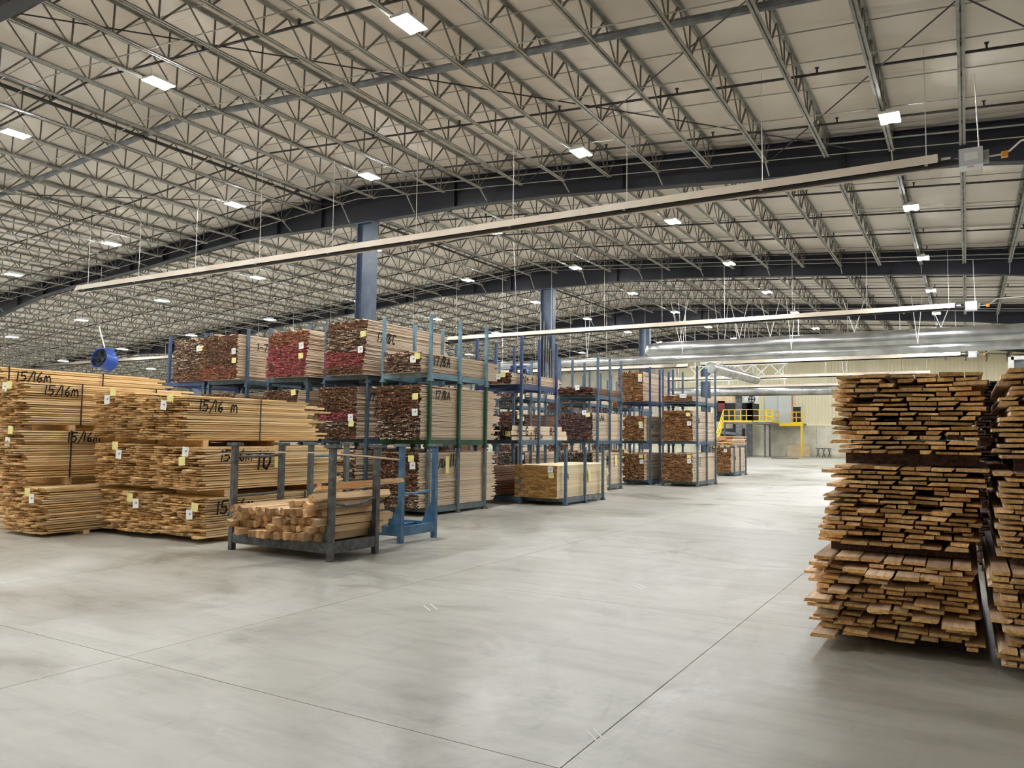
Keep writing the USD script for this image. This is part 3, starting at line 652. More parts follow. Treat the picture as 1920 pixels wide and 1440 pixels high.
    for yy in straps:
        e = .004; w = .012; xl, xr = X0 - sj * 2.2 - e, top_x(0) + e
        pts = [(xl, -.001), (xr, -.001), (xr + lean * H, H + .002), (xl + lean * H, H + .002)]; q = [(xl - .002, -.004), (xr + .002, -.004), (xr + lean * H + .002, H + .005), (xl + lean * H - .002, H + .005)]
        v = [[a, yy + s * w, b] for s in (-1, 1) for a, b in pts] + [[a, yy + s * w, b] for s in (-1, 1) for a, b in q]; f = []
        for k in range(4):
            j = (k + 1) % 4
            f += [[8+k, 8+j, 12+j], [8+k, 12+j, 12+k], [k, 4+j, j], [k, 4+k, 4+j], [k, j, 8+j], [k, 8+j, 8+k], [4+k, 12+j, 4+j], [4+k, 12+k, 12+j]]
        obj('strap', (np.array(v), np.array(f)), M['strap'], t)
    for yy in bearers:
        bh = yy[1] if isinstance(yy, tuple) else .07; yb = yy[0] if isinstance(yy, tuple) else yy
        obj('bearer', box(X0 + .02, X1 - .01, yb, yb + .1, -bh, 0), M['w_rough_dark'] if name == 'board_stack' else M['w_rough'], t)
    return t

# --- yellow 15/16 lumber at the left
YG = 'yellow lumber bundles at the left'
yw = dict(thick=.0345, wr=(.11, .19), m=M['w_yellow'], mode='all', ej=.07, sj=.014, bj=.3, gap=.005, twist=.02, wane=.3, poke=.08, pokelen=.12, drop=.05)
def yb(label, *a, **k):
    d = dict(yw); d.update(k); bundle(label, YG, *a, **d)
yb('bottom yellow lumber bundle of the right stack, beside the grey cart, marked in black', -10.62, -9.44, 7.40, 10.3, .08, .66, seed=11, texts=[("15/16M", .14, .33, .19)], tags=[(-9.66, .42, 'w'), (-9.55, .53, 'y')], bearers=[(.5, .08), (2.2, .08)], straps=[1.9])
yb('middle yellow lumber bundle of the right stack, with a large handwritten 10', -10.62, -9.48, 7.36, 10.25, .76, 1.39, seed=12, texts=[("15/16M", .26, .42, .16), ("10", .93, .28, .27)], side_tags=[(1.30, .56, .12, .26)], tags=[(-9.75, 1.32, 'w'), (-9.82, 1.18, 'y')], bearers=[(.4, .1), (2.3, .1)])
yb('top yellow lumber bundle of the right stack, its far boards stepping out unevenly', -11.05, -9.93, 7.40, 10.05, 1.48, 2.14, seed=13, bj=.34, texts=[("15/16 m", .16, .44, .16)], tags=[(-10.2, 2.1, 'y'), (-10.35, 2.0, 'w')], straps=[1.35], bearers=[(.3, .09), (1.7, .09)])
yb('bottom yellow lumber bundle of the middle stack, with a red end board', -11.78, -10.66, 7.34, 10.2, .08, .70, seed=14, tags=[(-10.98, .60, 'y'), (-10.83, .52, 'w')], bearers=[(.5, .08), (2.2, .08)])
yb('middle yellow lumber bundle of the middle stack, no strap in view', -11.95, -10.76, 7.30, 10.2, .78, 1.42, seed=15, texts=[("15/16M", .30, .40, .17)], tags=[(-11.35, 1.38, 'y'), (-11.25, 1.25, 'w')], bearers=[(.4, .08), (2.3, .08)])
yb('top yellow lumber bundle of the middle stack, rounded end with two tags', -12.25, -11.15, 7.35, 10.1, 1.50, 2.22, seed=16, texts=[("15/16M", .35, .5, .17)], tags=[(-11.55, 2.22, 'y'), (-11.7, 2.10, 'w')], bearers=[(.4, .08), (2.2, .08)])
yb('bottom yellow lumber bundle of the far left stack, turned slightly out', -13.05, -11.9, 6.50, 9.3, .05, .74, seed=17, lean=-.06, texts=[("15/16M", .95, .42, .2)], tags=[(-12.2, .67, 'y'), (-12.08, .58, 'w')], bearers=[(.6, .05), (2.2, .05)])
yb('middle yellow lumber bundle of the far left stack, with a loose black strap', -13.65, -12.5, 6.42, 9.2, .86, 1.60, seed=18, texts=[("15/16M", .66, .56, .15)], tags=[(-12.65, 1.60, 'y'), (-12.72, 1.42, 'w')], straps=[.74], bearers=[(.7, .12), (2.2, .12)])
yb('top yellow lumber bundle of the far left stack, strapped, tags near its top', -13.65, -12.52, 6.45, 9.3, 1.69, 2.36, seed=19, texts=[("15/16m", .24, .47, .15)], tags=[(-12.95, 2.27, 'w'), (-12.82, 2.30, 'y')], straps=[.86, 2.2], bearers=[(.7, .09), (1.9, .09)])
yb('yellow lumber bundle behind the far left stack, rising above it', -15.2, -13.95, 6.78, 9.75, 1.86, 2.67, seed=20, texts=[("15/16m", .20, .58, .16)], straps=[.1, 1.75], bearers=[(.4, .1), (2.2, .1)])
yb('yellow lumber bundle under the tall one behind the far left stack', -15.2, -13.95, 7.35, 10.1, .98, 1.76, seed=21, bearers=[(.4, .1), (2.2, .1)])
yb('lowest yellow lumber bundle behind the far left stack, mostly in shade', -15.2, -13.95, 7.35, 10.1, .08, .88, seed=22, bearers=[(.4, .08), (2.2, .08)])

# --- steel stacking racks
TIER = 1.343
def rack(label, x0, x1, ys, z0, m, h=TIER, m2=None, pw=.06, group='stacking racks', foot=True):
    cx, cy = (x0 + x1) / 2, ys[0]
    t = thing('stacking_rack', label, 'rack', (cx, cy, z0), group=group)
    X0, X1, Y = x0 - cx, x1 - cx, [y - cy for y in ys]; w = pw / 2; m2 = m2 or m
    for x in (X0, X1):
        for y in Y:
            obj('post', box(x - w, x + w, y - w, y + w, .02, h - .002), m, t)
            obj('foot_cup', join([box(x - w - .03, x + w + .03, y - w - .03, y + w + .03, .0, .022), box(x - w - .012, x + w + .012, y - w - .012, y + w + .012, .02, .07)]), m, t)
    for x in (X0, X1):
        s = -1 if x > 0 else 1
        obj('side_beam', box(min(x, x + s * .05) - .0, max(x, x + s * .05), Y[0] + w, Y[-1] - w, .055, .165), m2, t)
    for y in Y:
        obj('cross_beam', box(X0 + w, X1 - w, y - .025, y + .025, .075, .165), m2, t)
    for y in (Y[0] + .45 * (Y[1] - Y[0]), Y[1] + .55 * (Y[-1] - Y[1])):
        obj('cross_beam', box(X0 + w, X1 - w, y - .03, y + .03, .13, .165), m2, t)
    return t
G1 = 'dark-ended lumber in the rack row'
def rb(label, x0, x1, y0, y1, z0, z1, m, seed, **k):
    d = dict(thick=.0285, wr=(.06, .16), mode='side', ej=.03, sj=.006, bj=.10, gap=.003, twist=.05, wane=.15)
    d.update(k)
    bundle(label, G1, x0, x1, y0, y1, z0, z1, d.pop('thick'), d.pop('wr'), m, seed=seed, **d)
SY = (12.42, 13.45, 14.50)
def col(x0, x1, ys, mats, names):
    for k in range(3):
        rack(f'{names[0]} steel rack, {["bottom", "middle", "top"][k]} tier, {names[1]}', x0, x1, ys, TIER * k, M[mats[k]])
BZ = [TIER * k + .168 for k in range(3)]
col(-10.43, -9.22, SY, ('rack_grey', 'rack_green', 'rack_teal'), ('stacking', 'at the aisle corner of the front row'))
rb('pale lumber bundle with brown ends, bottom of the front aisle corner, marked 11', -10.38, -9.26, 12.16, 14.98, BZ[0], 1.25, M['w_brown'], 31, texts=[("17/8A", .42, .78, .16), ("1", 1.0, .80, .24), ("1", 1.1, .81, .23)], side_tags=[(.86, 1.0, .14, .34)], tags=[(-9.42, 1.14, 'y'), (-9.38, 1.0, 'w')], bands=((0, .28, 'w_speckle'),))
rb('pale lumber bundle in the green rack, brown ends speckled white below', -10.36, -9.25, 12.16, 15.0, BZ[1], 2.60, M['w_brown'], 32, texts=[("17/8A", .45, .82, .17)], tags=[(-9.35, 2.36, 'y'), (-9.35, 2.05, 'w')], bj=.16, bands=((0, .38, 'w_speckle'),))
rb('low pale bundle with dark speckled ends, top of the aisle corner', -10.22, -9.26, 12.16, 15.0, BZ[2], 3.24, M['w_speckle'], 33, texts=[("17/8A", .38, .16, .19)], tags=[(-9.42, 3.10, 'w'), (-9.32, 3.16, 'y')], top_loose=4)
col(-12.06, -10.84, SY, ('rack_blue', 'rack_blue', 'rack_blue'), ('blue-grey stacking', 'second from the aisle corner'))
rb('pale bundle with dark ends, bottom tier second from the aisle corner', -12.0, -10.9, 12.16, 14.9, BZ[0], 1.28, M['w_speckle'], 34)
rb('pale bundle with dark brown and red ends, middle tier second from the corner', -12.0, -10.9, 12.16, 14.9, BZ[1], 2.60, M['w_brown'], 35, texts=[("17/8", .36, .80, .17), ("A", .55, .5, .2)], tags=[(-11.02, 1.95, 'w'), (-11.0, 1.82, 'y')], bands=((0, .18, 'w_brown'), (.18, .34, 'w_speckle'), (.34, .5, 'w_red')))
rb('tallest bundle, leaning right, dark ends with a red band near its bottom', -11.88, -10.76, 12.16, 15.0, BZ[2], 3.98, M['w_speckle'], 36, lean=.10, texts=[("17/8C", .30, .70, .2)], tags=[(-10.82, 3.68, 'y'), (-10.85, 3.36, 'w')], top_loose=5, bands=((0, .14, 'w_brown'), (.14, .42, 'w_red'), (.85, 1, 'w_brown')))
col(-13.81, -12.58, SY, ('rack_blue', 'rack_blue', 'rack_blue'), ('blue-grey stacking', 'third from the aisle corner'))
rb('pale bundle with dark ends, bottom tier third from the aisle corner', -13.7, -12.6, 12.16, 14.9, BZ[0], 1.26, M['w_brown'], 37)
rb('pale bundle with dark ends, middle tier below the crimson one', -13.7, -12.6, 12.16, 14.9, BZ[1], 2.56, M['w_brown'], 38, tags=[(-12.7, 2.5, 'y')])
rb('bundle with crimson painted ends on the top tier', -13.66, -12.42, 12.16, 14.9, BZ[2], 3.86, M['w_red'], 39, lean=.12, texts=[("1", .7, .45, .3)], tags=[(-12.58, 3.52, 'w'), (-12.56, 3.30, 'y')], top_loose=3, bands=((.72, 1, 'w_rust'),))
col(-15.88, -14.55, SY, ('rack_blue', 'rack_blue', 'rack_blue'), ('blue-grey stacking', 'fourth from the aisle corner'))
rb('pale bundle with dark ends, bottom tier fourth from the corner', -15.8, -14.6, 12.16, 14.9, BZ[0], 1.25, M['w_brown'], 40)
rb('pale bundle marked in black, middle tier fourth from the corner', -15.8, -14.6, 12.16, 14.9, BZ[1], 2.52, M['w_brown'], 41, texts=[("178", .6, .72, .19)])
rb('bundle with rust-brown ends on the top tier', -15.84, -14.60, 12.16, 14.9, BZ[2], 3.90, M['w_rust'], 42, texts=[("1-78A", .55, .72, .17)], tags=[(-14.68, 3.50, 'w'), (-14.66, 3.28, 'y')], top_loose=5, bands=((.3, 1, 'w_brown'),))
col(-17.44, -16.06, SY, ('rack_navy', 'rack_blue', 'rack_navy'), ('dark blue stacking', 'leftmost of the front row'))
rb('bundle with grey speckled ends, bottom tier leftmost', -17.3, -16.0, 12.16, 14.9, BZ[0], 1.24, M['w_speckle'], 43)
rb('bundle with black speckled ends, top tier leftmost', -17.10, -15.90, 12.30, 14.9, BZ[2], 3.90, M['w_speckle'], 44, tags=[(-16.12, 3.64, 'w'), (-15.98, 3.64, 'y')], top_loose=3, bands=((0, .3, 'w_brown'),))

RY2 = (16.05, 16.95, 17.88)
col(-10.48, -9.20, RY2, ('rack_blue', 'rack_blue', 'rack_navy'), ('blue stacking', 'first behind the front row'))
rb('dark brown short bundle on the floor rack behind the front corner', -10.35, -9.80, 15.7, 18.0, BZ[0], .86, M['w_umber'], 51, thick=.05, tags=[(-9.92, .62, 'y')])
rb('bundle marked with black B letters in the middle tier behind the front corner', -9.95, -9.26, 15.75, 18.5, BZ[1], 1.86, M['w_black'], 52, thick=.11, wr=(.1, .2), bj=.2, texts=[("B-G", .30, .12, .20), ("2 CLIN", .85, .03, .15), ("204", 1.05, .2, .1), ("B-", 1.90, .14, .18)], tags=[(-9.36, 1.66, 'y')])
rb('small rounded heap of boards with bark ends on the navy top rack', -10.3, -9.26, 15.7, 18.2, BZ[2], 3.12, M['w_brown'], 53, thick=.04, texts=[("204 9", .45, .06, .15)], tags=[(-9.62, 3.02, 'w'), (-9.48, 3.06, 'y')], top_loose=5)
RY3 = (20.96, 21.86, 22.75)
col(-10.68, -9.40, RY3, ('rack_grey', 'rack_blue', 'rack_blue'), ('steel stacking', 'second behind the front row'))
rb('bundle with black ends, bottom tier, pale side marked B, second behind', -10.6, -9.46, 20.75, 23.1, BZ[0], 1.14, M['w_black'], 54, thick=.045, texts=[("B", 1.0, .62, .24)], side_tags=[(1.6, .88, .16, .3)], bj=.14)
rb('bundle with purplish black ends, middle tier, second behind', -10.6, -9.46, 20.75, 23.1, BZ[1], 2.34, M['w_purple'], 55, thick=.042, texts=[("5/4A", .35, .58, .17)], tags=[(-9.72, 2.32, 'w'), (-9.6, 2.26, 'y')], bj=.14)
rb('loose dark-ended boards on the top rack, second behind', -10.64, -9.46, 20.7, 23.2, BZ[2], 3.06, M['w_umber'], 56, thick=.042, tags=[(-9.9, 3.06, 'w')], top_loose=6, ej=.08)
RY4 = (25.13, 26.10, 27.05)
col(-10.44, -9.32, RY4, ('rack_blue', 'rack_blue', 'rack_navy'), ('dark blue stacking', 'third behind the front row'))
rb('bundle with golden brown ends, bottom tier, third rack behind', -10.36, -9.42, 24.85, 27.3, BZ[0], 1.08, M['w_tan'], 57, thick=.045, tags=[(-9.52, .98, 'y'), (-9.5, .8, 'w')])
rb('bundle with golden brown ends, middle tier, third rack behind', -10.36, -9.42, 24.85, 27.3, BZ[1], 2.36, M['w_tan'], 58, thick=.045, texts=[("TN", .5, .4, .22)], tags=[(-9.52, 2.0, 'w'), (-9.54, 2.1, 'y')])
rb('tall bundle with golden brown ends on the top tier, third behind', -10.38, -9.46, 24.85, 27.3, BZ[2], 3.86, M['w_tan'], 59, thick=.045, texts=[("TN", .45, .75, .2)], tags=[(-9.56, 3.72, 'y'), (-9.56, 3.58, 'w')])
RY5 = (25.40, 26.47, 27.55)
col(-8.96, -7.76, RY5, ('rack_grey', 'rack_blue', 'rack_blue'), ('dark stacking', 'standing farthest out in the aisle'))
rb('bundle with brown ends and yellow slips, bottom of the farthest-out rack', -8.90, -7.84, 25.15, 27.8, BZ[0], 1.10, M['w_tan'], 60, thick=.04, texts=[("1", .7, .5, .3)], tags=[(-7.95, 1.0, 'y'), (-7.95, .85, 'w')])
rb('bundle with curly brown ends, middle of the farthest-out rack', -8.90, -7.84, 25.15, 27.8, BZ[1], 2.54, M['w_tan'], 61, thick=.04, texts=[("JN", .4, .6, .24)], tags=[(-7.98, 2.4, 'y'), (-7.95, 2.1, 'w')])
rb('thin layer of boards on top of the farthest-out rack', -8.90, -7.84, 25.15, 27.8, BZ[2], 3.04, M['w_tan'], 62, thick=.04, texts=[("7", .4, .06, .2)], tags=[(-8.2, 3.02, 'w'), (-8.1, 3.02, 'w')], top_loose=3)
# racks of the second file, deeper in
for n, (ya, mm, zt) in enumerate((((17.2, 18.2, 19.2), ('w_umber', 'w_purple', None), (1.10, 2.18, 0)), ((21.4, 22.4, 23.4), ('w_black', 'w_umber', 'w_purple'), (1.1, 2.3, 3.0)), ((25.8, 26.8, 27.8), ('w_tan', 'w_brown', 'w_black'), (1.1, 2.4, 3.3)), ((30.2, 31.2, 32.2), ('w_tan', 'w_tan', 'w_tan'), (1.1, 2.4, 3.2)))):
    col(-13.1, -11.9, ya, ('rack_blue', 'rack_grey', 'rack_blue'), ('blue-grey stacking', f'{ORD[n]} of the inner file'))
    for k in range(3):
        if mm[k]: rb(f'dark-ended lumber bundle, {["bottom", "middle", "top"][k]} tier of the {ORD[n]} inner rack', -13.05, -11.95, ya[0] - .25, ya[2] + .3, BZ[k], zt[k], M[mm[k]], 70 + 3 * n + k, thick=.05, tags=[(-12.05, zt[k] - .15, 'w'), (-12.15, zt[k] - .08, 'y')])

for n, ya in enumerate(((18.4, 19.4, 20.4), (22.6, 23.6, 24.6), (27.4, 28.4, 29.4), (32.0, 33.0, 34.0), (37.0, 38.0, 39.0))):
    x0 = -16.9
    col(x0, x0 + 1.25, ya, ('rack_grey', 'rack_blue', 'rack_blue'), ('shaded stacking', f'{ORD[n]} of the deepest file'))
    for k in range(3): rb(f'shaded dark-ended bundle, {["bottom", "middle", "top"][k]} tier of the {ORD[n]} deepest rack', x0 + .05, x0 + 1.2, ya[0] - .25, ya[2] + .3, BZ[k], BZ[k] + (1.1, 1.12, .5)[k], M[('w_black', 'w_umber', 'w_purple', 'w_brown')[(n + k) % 4]], 140 + 3 * n + k, thick=.055)
# free-standing rack with square pale stock
rack('low blue-grey rack in the aisle holding clean square-stacked pale boards', -9.42, -8.10, (16.26, 17.32, 18.40), 0, M['rack_blue'], 1.36, M['rack_grey'])
bundle('neat pale board bundle with golden brick-like ends in the low aisle rack', G1, -9.34, -8.20, 16.02, 18.95, BZ[0], .93, .042, (.10, .17), M['w_gold'], mode='all', ej=.012, sj=.003, bj=.12, gap=.002, seed=81,
       texts=[("5/4", .34, .42, .13), ("19", 1.36, .36, .2)], side_tags=[(1.66, .62, .16, .28)], tags=[(-8.36, .84, 'w'), (-8.34, .70, 'y')])
rack('small dark rack at the far end of the row, near the yellow stairs', -9.62, -8.68, (33.7, 34.7, 35.7), 0, M['rack_grey'], 1.30)
rb('bundle with brown ends in the small far rack', -9.56, -8.76, 33.5, 35.9, BZ[0], 1.22, M['w_tan'], 82, thick=.05, tags=[(-9.0, 1.1, 'w')], texts=[("N", .6, .5, .25)])
bundle('loose pale planks laid across the top of the small far rack', G1, -9.62, -8.70, 33.4, 35.6, 1.31, 1.72, .05, (.2, .4), M['w_rough'], mode='all', ej=.15, bj=.4, sj=.06, seed=83)

# --- timber cart at the front and the empty blue one behind it
def cart(label, x0, x1, y0, y1, m, bars, name='timber_rack', gusset=True, zb=.10, zt=.24):
    cx, cy = (x0 + x1) / 2, (y0 + y1) / 2
    t = thing(name, label, 'rack', (cx, cy, 0)); X, Y = (x1 - x0) / 2, (y1 - y0) / 2; w = .036
    for sx in (-1, 1):
        for sy in (-1, 1):
            p = obj('post', box(sx*X - w, sx*X + w, sy*Y - w, sy*Y + w, 0, 1.425), M['rack_grey'] if sx < 0 and m is M['cart_blue'] else m, t)
            obj('cap_plate', box(sx*X - .10, sx*X + .10, sy*Y - .06, sy*Y + .06, 1.425, 1.465), M['cart_grey'] if m is M['cart_grey'] else M['rack_grey'], p)
            if gusset:
                tri = [(sx*X - sx*w, zt), (sx*X - sx*(w + .2), zt), (sx*X - sx*w, zt + .36)]
                obj('gusset', prism_y(tri if sx < 0 else tri[::-1], sy*Y - .006, sy*Y + .006), m, t)
    for sy in (-1, 1): obj('long_beam', box(-X + w, X - w, sy*Y - .03, sy*Y + .03, zb, zt), m, t)
    for sx in (-1, 1): obj('short_beam', box(sx*X - .03, sx*X + .03, -Y + w, Y - w, zb, zt), m, t)
    for k in range(3): obj('floor_slat', box(-X * .6 + k * X * .6 - .05, -X * .6 + k * X * .6 + .05, -Y + .03, Y - .03, zt - .06, zt - .02), m, t)
    for sx, z, sag in bars:
        obj('side_rail', tube([(sx*X, -Y, z), (sx*X, -Y * .4, z - sag), (sx*X, Y * .3, z - sag * .8), (sx*X, Y, z + .02)], .02, 8), m, t, smooth=50)
    return t
cart('worn grey steel rack in front, heaped with short square timbers', -8.74, -6.92, 7.30, 8.15, M['cart_grey'], [(-1, 1.27, 0), (-1, .73, 0), (1, .74, .06)])
cart('empty bright blue steel rack behind the timber rack', -9.12, -7.26, 9.12, 9.95, M['cart_blue'], [(1, .74, .02), (-1, 1.24, 0), (-1, .72, 0)])

def timbers():
    rr = random.Random(5)
    n = 0
    top = lambda x: np.interp(x, [-8.7, -8.3, -7.9, -7.5, -7.2, -7.0], [.60, .66, .62, .70, .80, .84])
    z = .24; row = 0
    while row < 7:
        x = -8.66 + (row % 2) * .045; rown = []
        while x < -7.03:
            s = rr.uniform(.085, .108); zc = .243 + row * .100 + s / 2
            if zc < top(x) and x + s < -6.96:
                a = rr.gauss(0, .05) if row == 0 else rr.gauss(0, .34); y0 = 7.18 + rr.uniform(-.13, .10); y1 = 8.42 + rr.uniform(-.2, .2)
                if row > 1 and rr.random() < .15: a += .785
                h = s / 2 * .98; c = h * .16
                oct_ = [(-h + c, -h), (h - c, -h), (h, -h + c), (h, h - c), (h - c, h), (-h + c, h), (-h, h - c), (-h, -h + c)] if rr.random() < .25 else [(-h, -h), (h, -h), (h, h), (-h, h)]
                k = 1 / (abs(math.cos(a)) + abs(math.sin(a))) ** .6
                P = [(k * (u * math.cos(a) - v * math.sin(a)), k * (u * math.sin(a) + v * math.cos(a))) for u, v in oct_]
                m = prism_y(P, 0, y1 - y0); v = m[0]
                v[:, 0] += (v[:, 1]) * rr.gauss(0, .015)
                v[:, 2] += (v[:, 1] - .6) * rr.gauss(0, .006); v[:, 1] += v[:, 0] * rr.gauss(0, .12)
                p = obj('timber_offcut', (v + 0.0, m[1]), M['w_timber'], '/World', cat='timber', group='timber offcuts on the front rack',
                        label=f'square timber offcut, {ORD[len(rown)]} from the left in the {ORD[row]} layer of the front rack heap'); rown.append(1)
                UsdGeom.Xformable(p).AddTranslateOp().Set(Gf.Vec3d(x + s / 2, y0, zc)); n += 1
            x += s + rr.uniform(.004, .018)
        row += 1
M['w_timber'] = wood('square_timber', lin(230, 200, 160), lin(204, 166, 122), lin(140, 102, 66), lin(196, 156, 110), gs=(26, 1.6, 26), vary=.36, es=14.0)
timbers()
def loose_boards():
    for k, (x, y0, y1, z, w, a, lab) in enumerate(((-7.30, 7.45, 9.0, .90, .14, .25, 'pale loose plank on top of the timber heap, sticking out behind'), (-7.12, 7.5, 8.85, .955, .12, .1, 'upper loose plank against the right posts of the timber rack'), (-7.5, 7.7, 8.8, .862, .16, -.2, 'dark-edged plank slanting across the timber heap'))):
        p = box(-w / 2, w / 2, 0, y1 - y0, 0, .03); p[0][:, 0] += p[0][:, 1] * a * .3; p[0][:, 2] += p[0][:, 0] * .2
        o = obj('loose_plank', p, M['w_timber'], cat='plank', label=lab); UsdGeom.Xformable(o).AddTranslateOp().Set(Gf.Vec3d(x, y0, z - .02))
    pts = [(-9.55, 7.2, 1.22), (-8.95, 7.32, 1.30), (-8.3, 7.55, 1.33), (-7.6, 7.75, 1.335), (-6.95, 7.95, 1.30), (-6.55, 8.15, 1.26)]
    v = []; f = []
    for p in pts: v += [[p[0], p[1] - .025, p[2]], [p[0], p[1] + .025, p[2]], [p[0], p[1] + .025, p[2] + .018], [p[0], p[1] - .025, p[2] + .018]]
    for i in range(len(pts) - 1):
        for k in range(4):
            a, b = 4*i + k, 4*i + (k+1) % 4; f += [[a, a+4, b+4], [a, b+4, b]]
    f += [[0, 1, 2], [0, 2, 3], [20, 22, 21], [20, 23, 22]]
    obj('long_batten', (np.array(v), np.array(f)), M['plywood'], cat='batten', label='long thin pale batten laid across the rails of the timber rack')
loose_boards()

# --- rough boards stacked at the right
RG = 'rough boards stacked at the right'
rw = dict(thick=.0385, wr=(.10, .21), m=M['w_rough'], mode='all', ej=.055, sj=.04, bj=.25, gap=.008, twist=.02, wane=.5, poke=.18, pokelen=.14, drop=.13)
def rs(label, *a, **k):
    d = dict(rw); d.update(k); bundle(label, RG, *a, name='board_stack', **d)
rs('bottom bundle of the right front lumber stack, boards jutting toward the aisle', -1.03, .06, 6.62, 9.4, .09, .70, seed=91, poke=.28, pokelen=.26, sj=.055, bearers=[(.35, .085), (1.3, .085), (2.3, .085)])
rs('middle bundle of the right front lumber stack', -1.02, .01, 6.83, 9.5, .77, 1.41, seed=92, lean=.15, poke=.22, bearers=[(.15, .07), (1.3, .07), (2.2, .07)])
rs('top bundle of the right front lumber stack, warm orange ends', -.90, .09, 6.90, 9.5, 1.50, 2.15, seed=93, bearers=[(.12, .09), (1.3, .09), (2.2, .09)], poke=.08)
rs('bottom bundle of the stack cut by the right picture edge, greenish low boards', .20, 1.25, 6.35, 9.1, .09, .72, seed=94, poke=.2, bearers=[(.35, .085), (1.3, .085), (2.3, .085)])
rs('middle bundle of the stack cut by the right picture edge', .24, 1.25, 6.55, 9.1, .79, 1.40, seed=95, bearers=[(.2, .07), (1.3, .07), (2.2, .07)])
rs('top bundle of the stack cut by the right picture edge', .27, 1.28, 6.50, 9.1, 1.49, 2.13, seed=96, bearers=[(.2, .09), (1.3, .09), (2.2, .09)])
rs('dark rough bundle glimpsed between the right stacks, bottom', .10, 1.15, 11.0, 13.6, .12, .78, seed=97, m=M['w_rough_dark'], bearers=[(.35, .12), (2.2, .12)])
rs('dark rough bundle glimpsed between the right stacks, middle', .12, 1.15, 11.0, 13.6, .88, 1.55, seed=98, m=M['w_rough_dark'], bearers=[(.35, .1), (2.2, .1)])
rs('dark rough bundle glimpsed between the right stacks, top', .10, 1.12, 11.0, 13.6, 1.65, 2.36, seed=99, m=M['w_rough_dark'], bearers=[(.35, .1), (2.2, .1)])

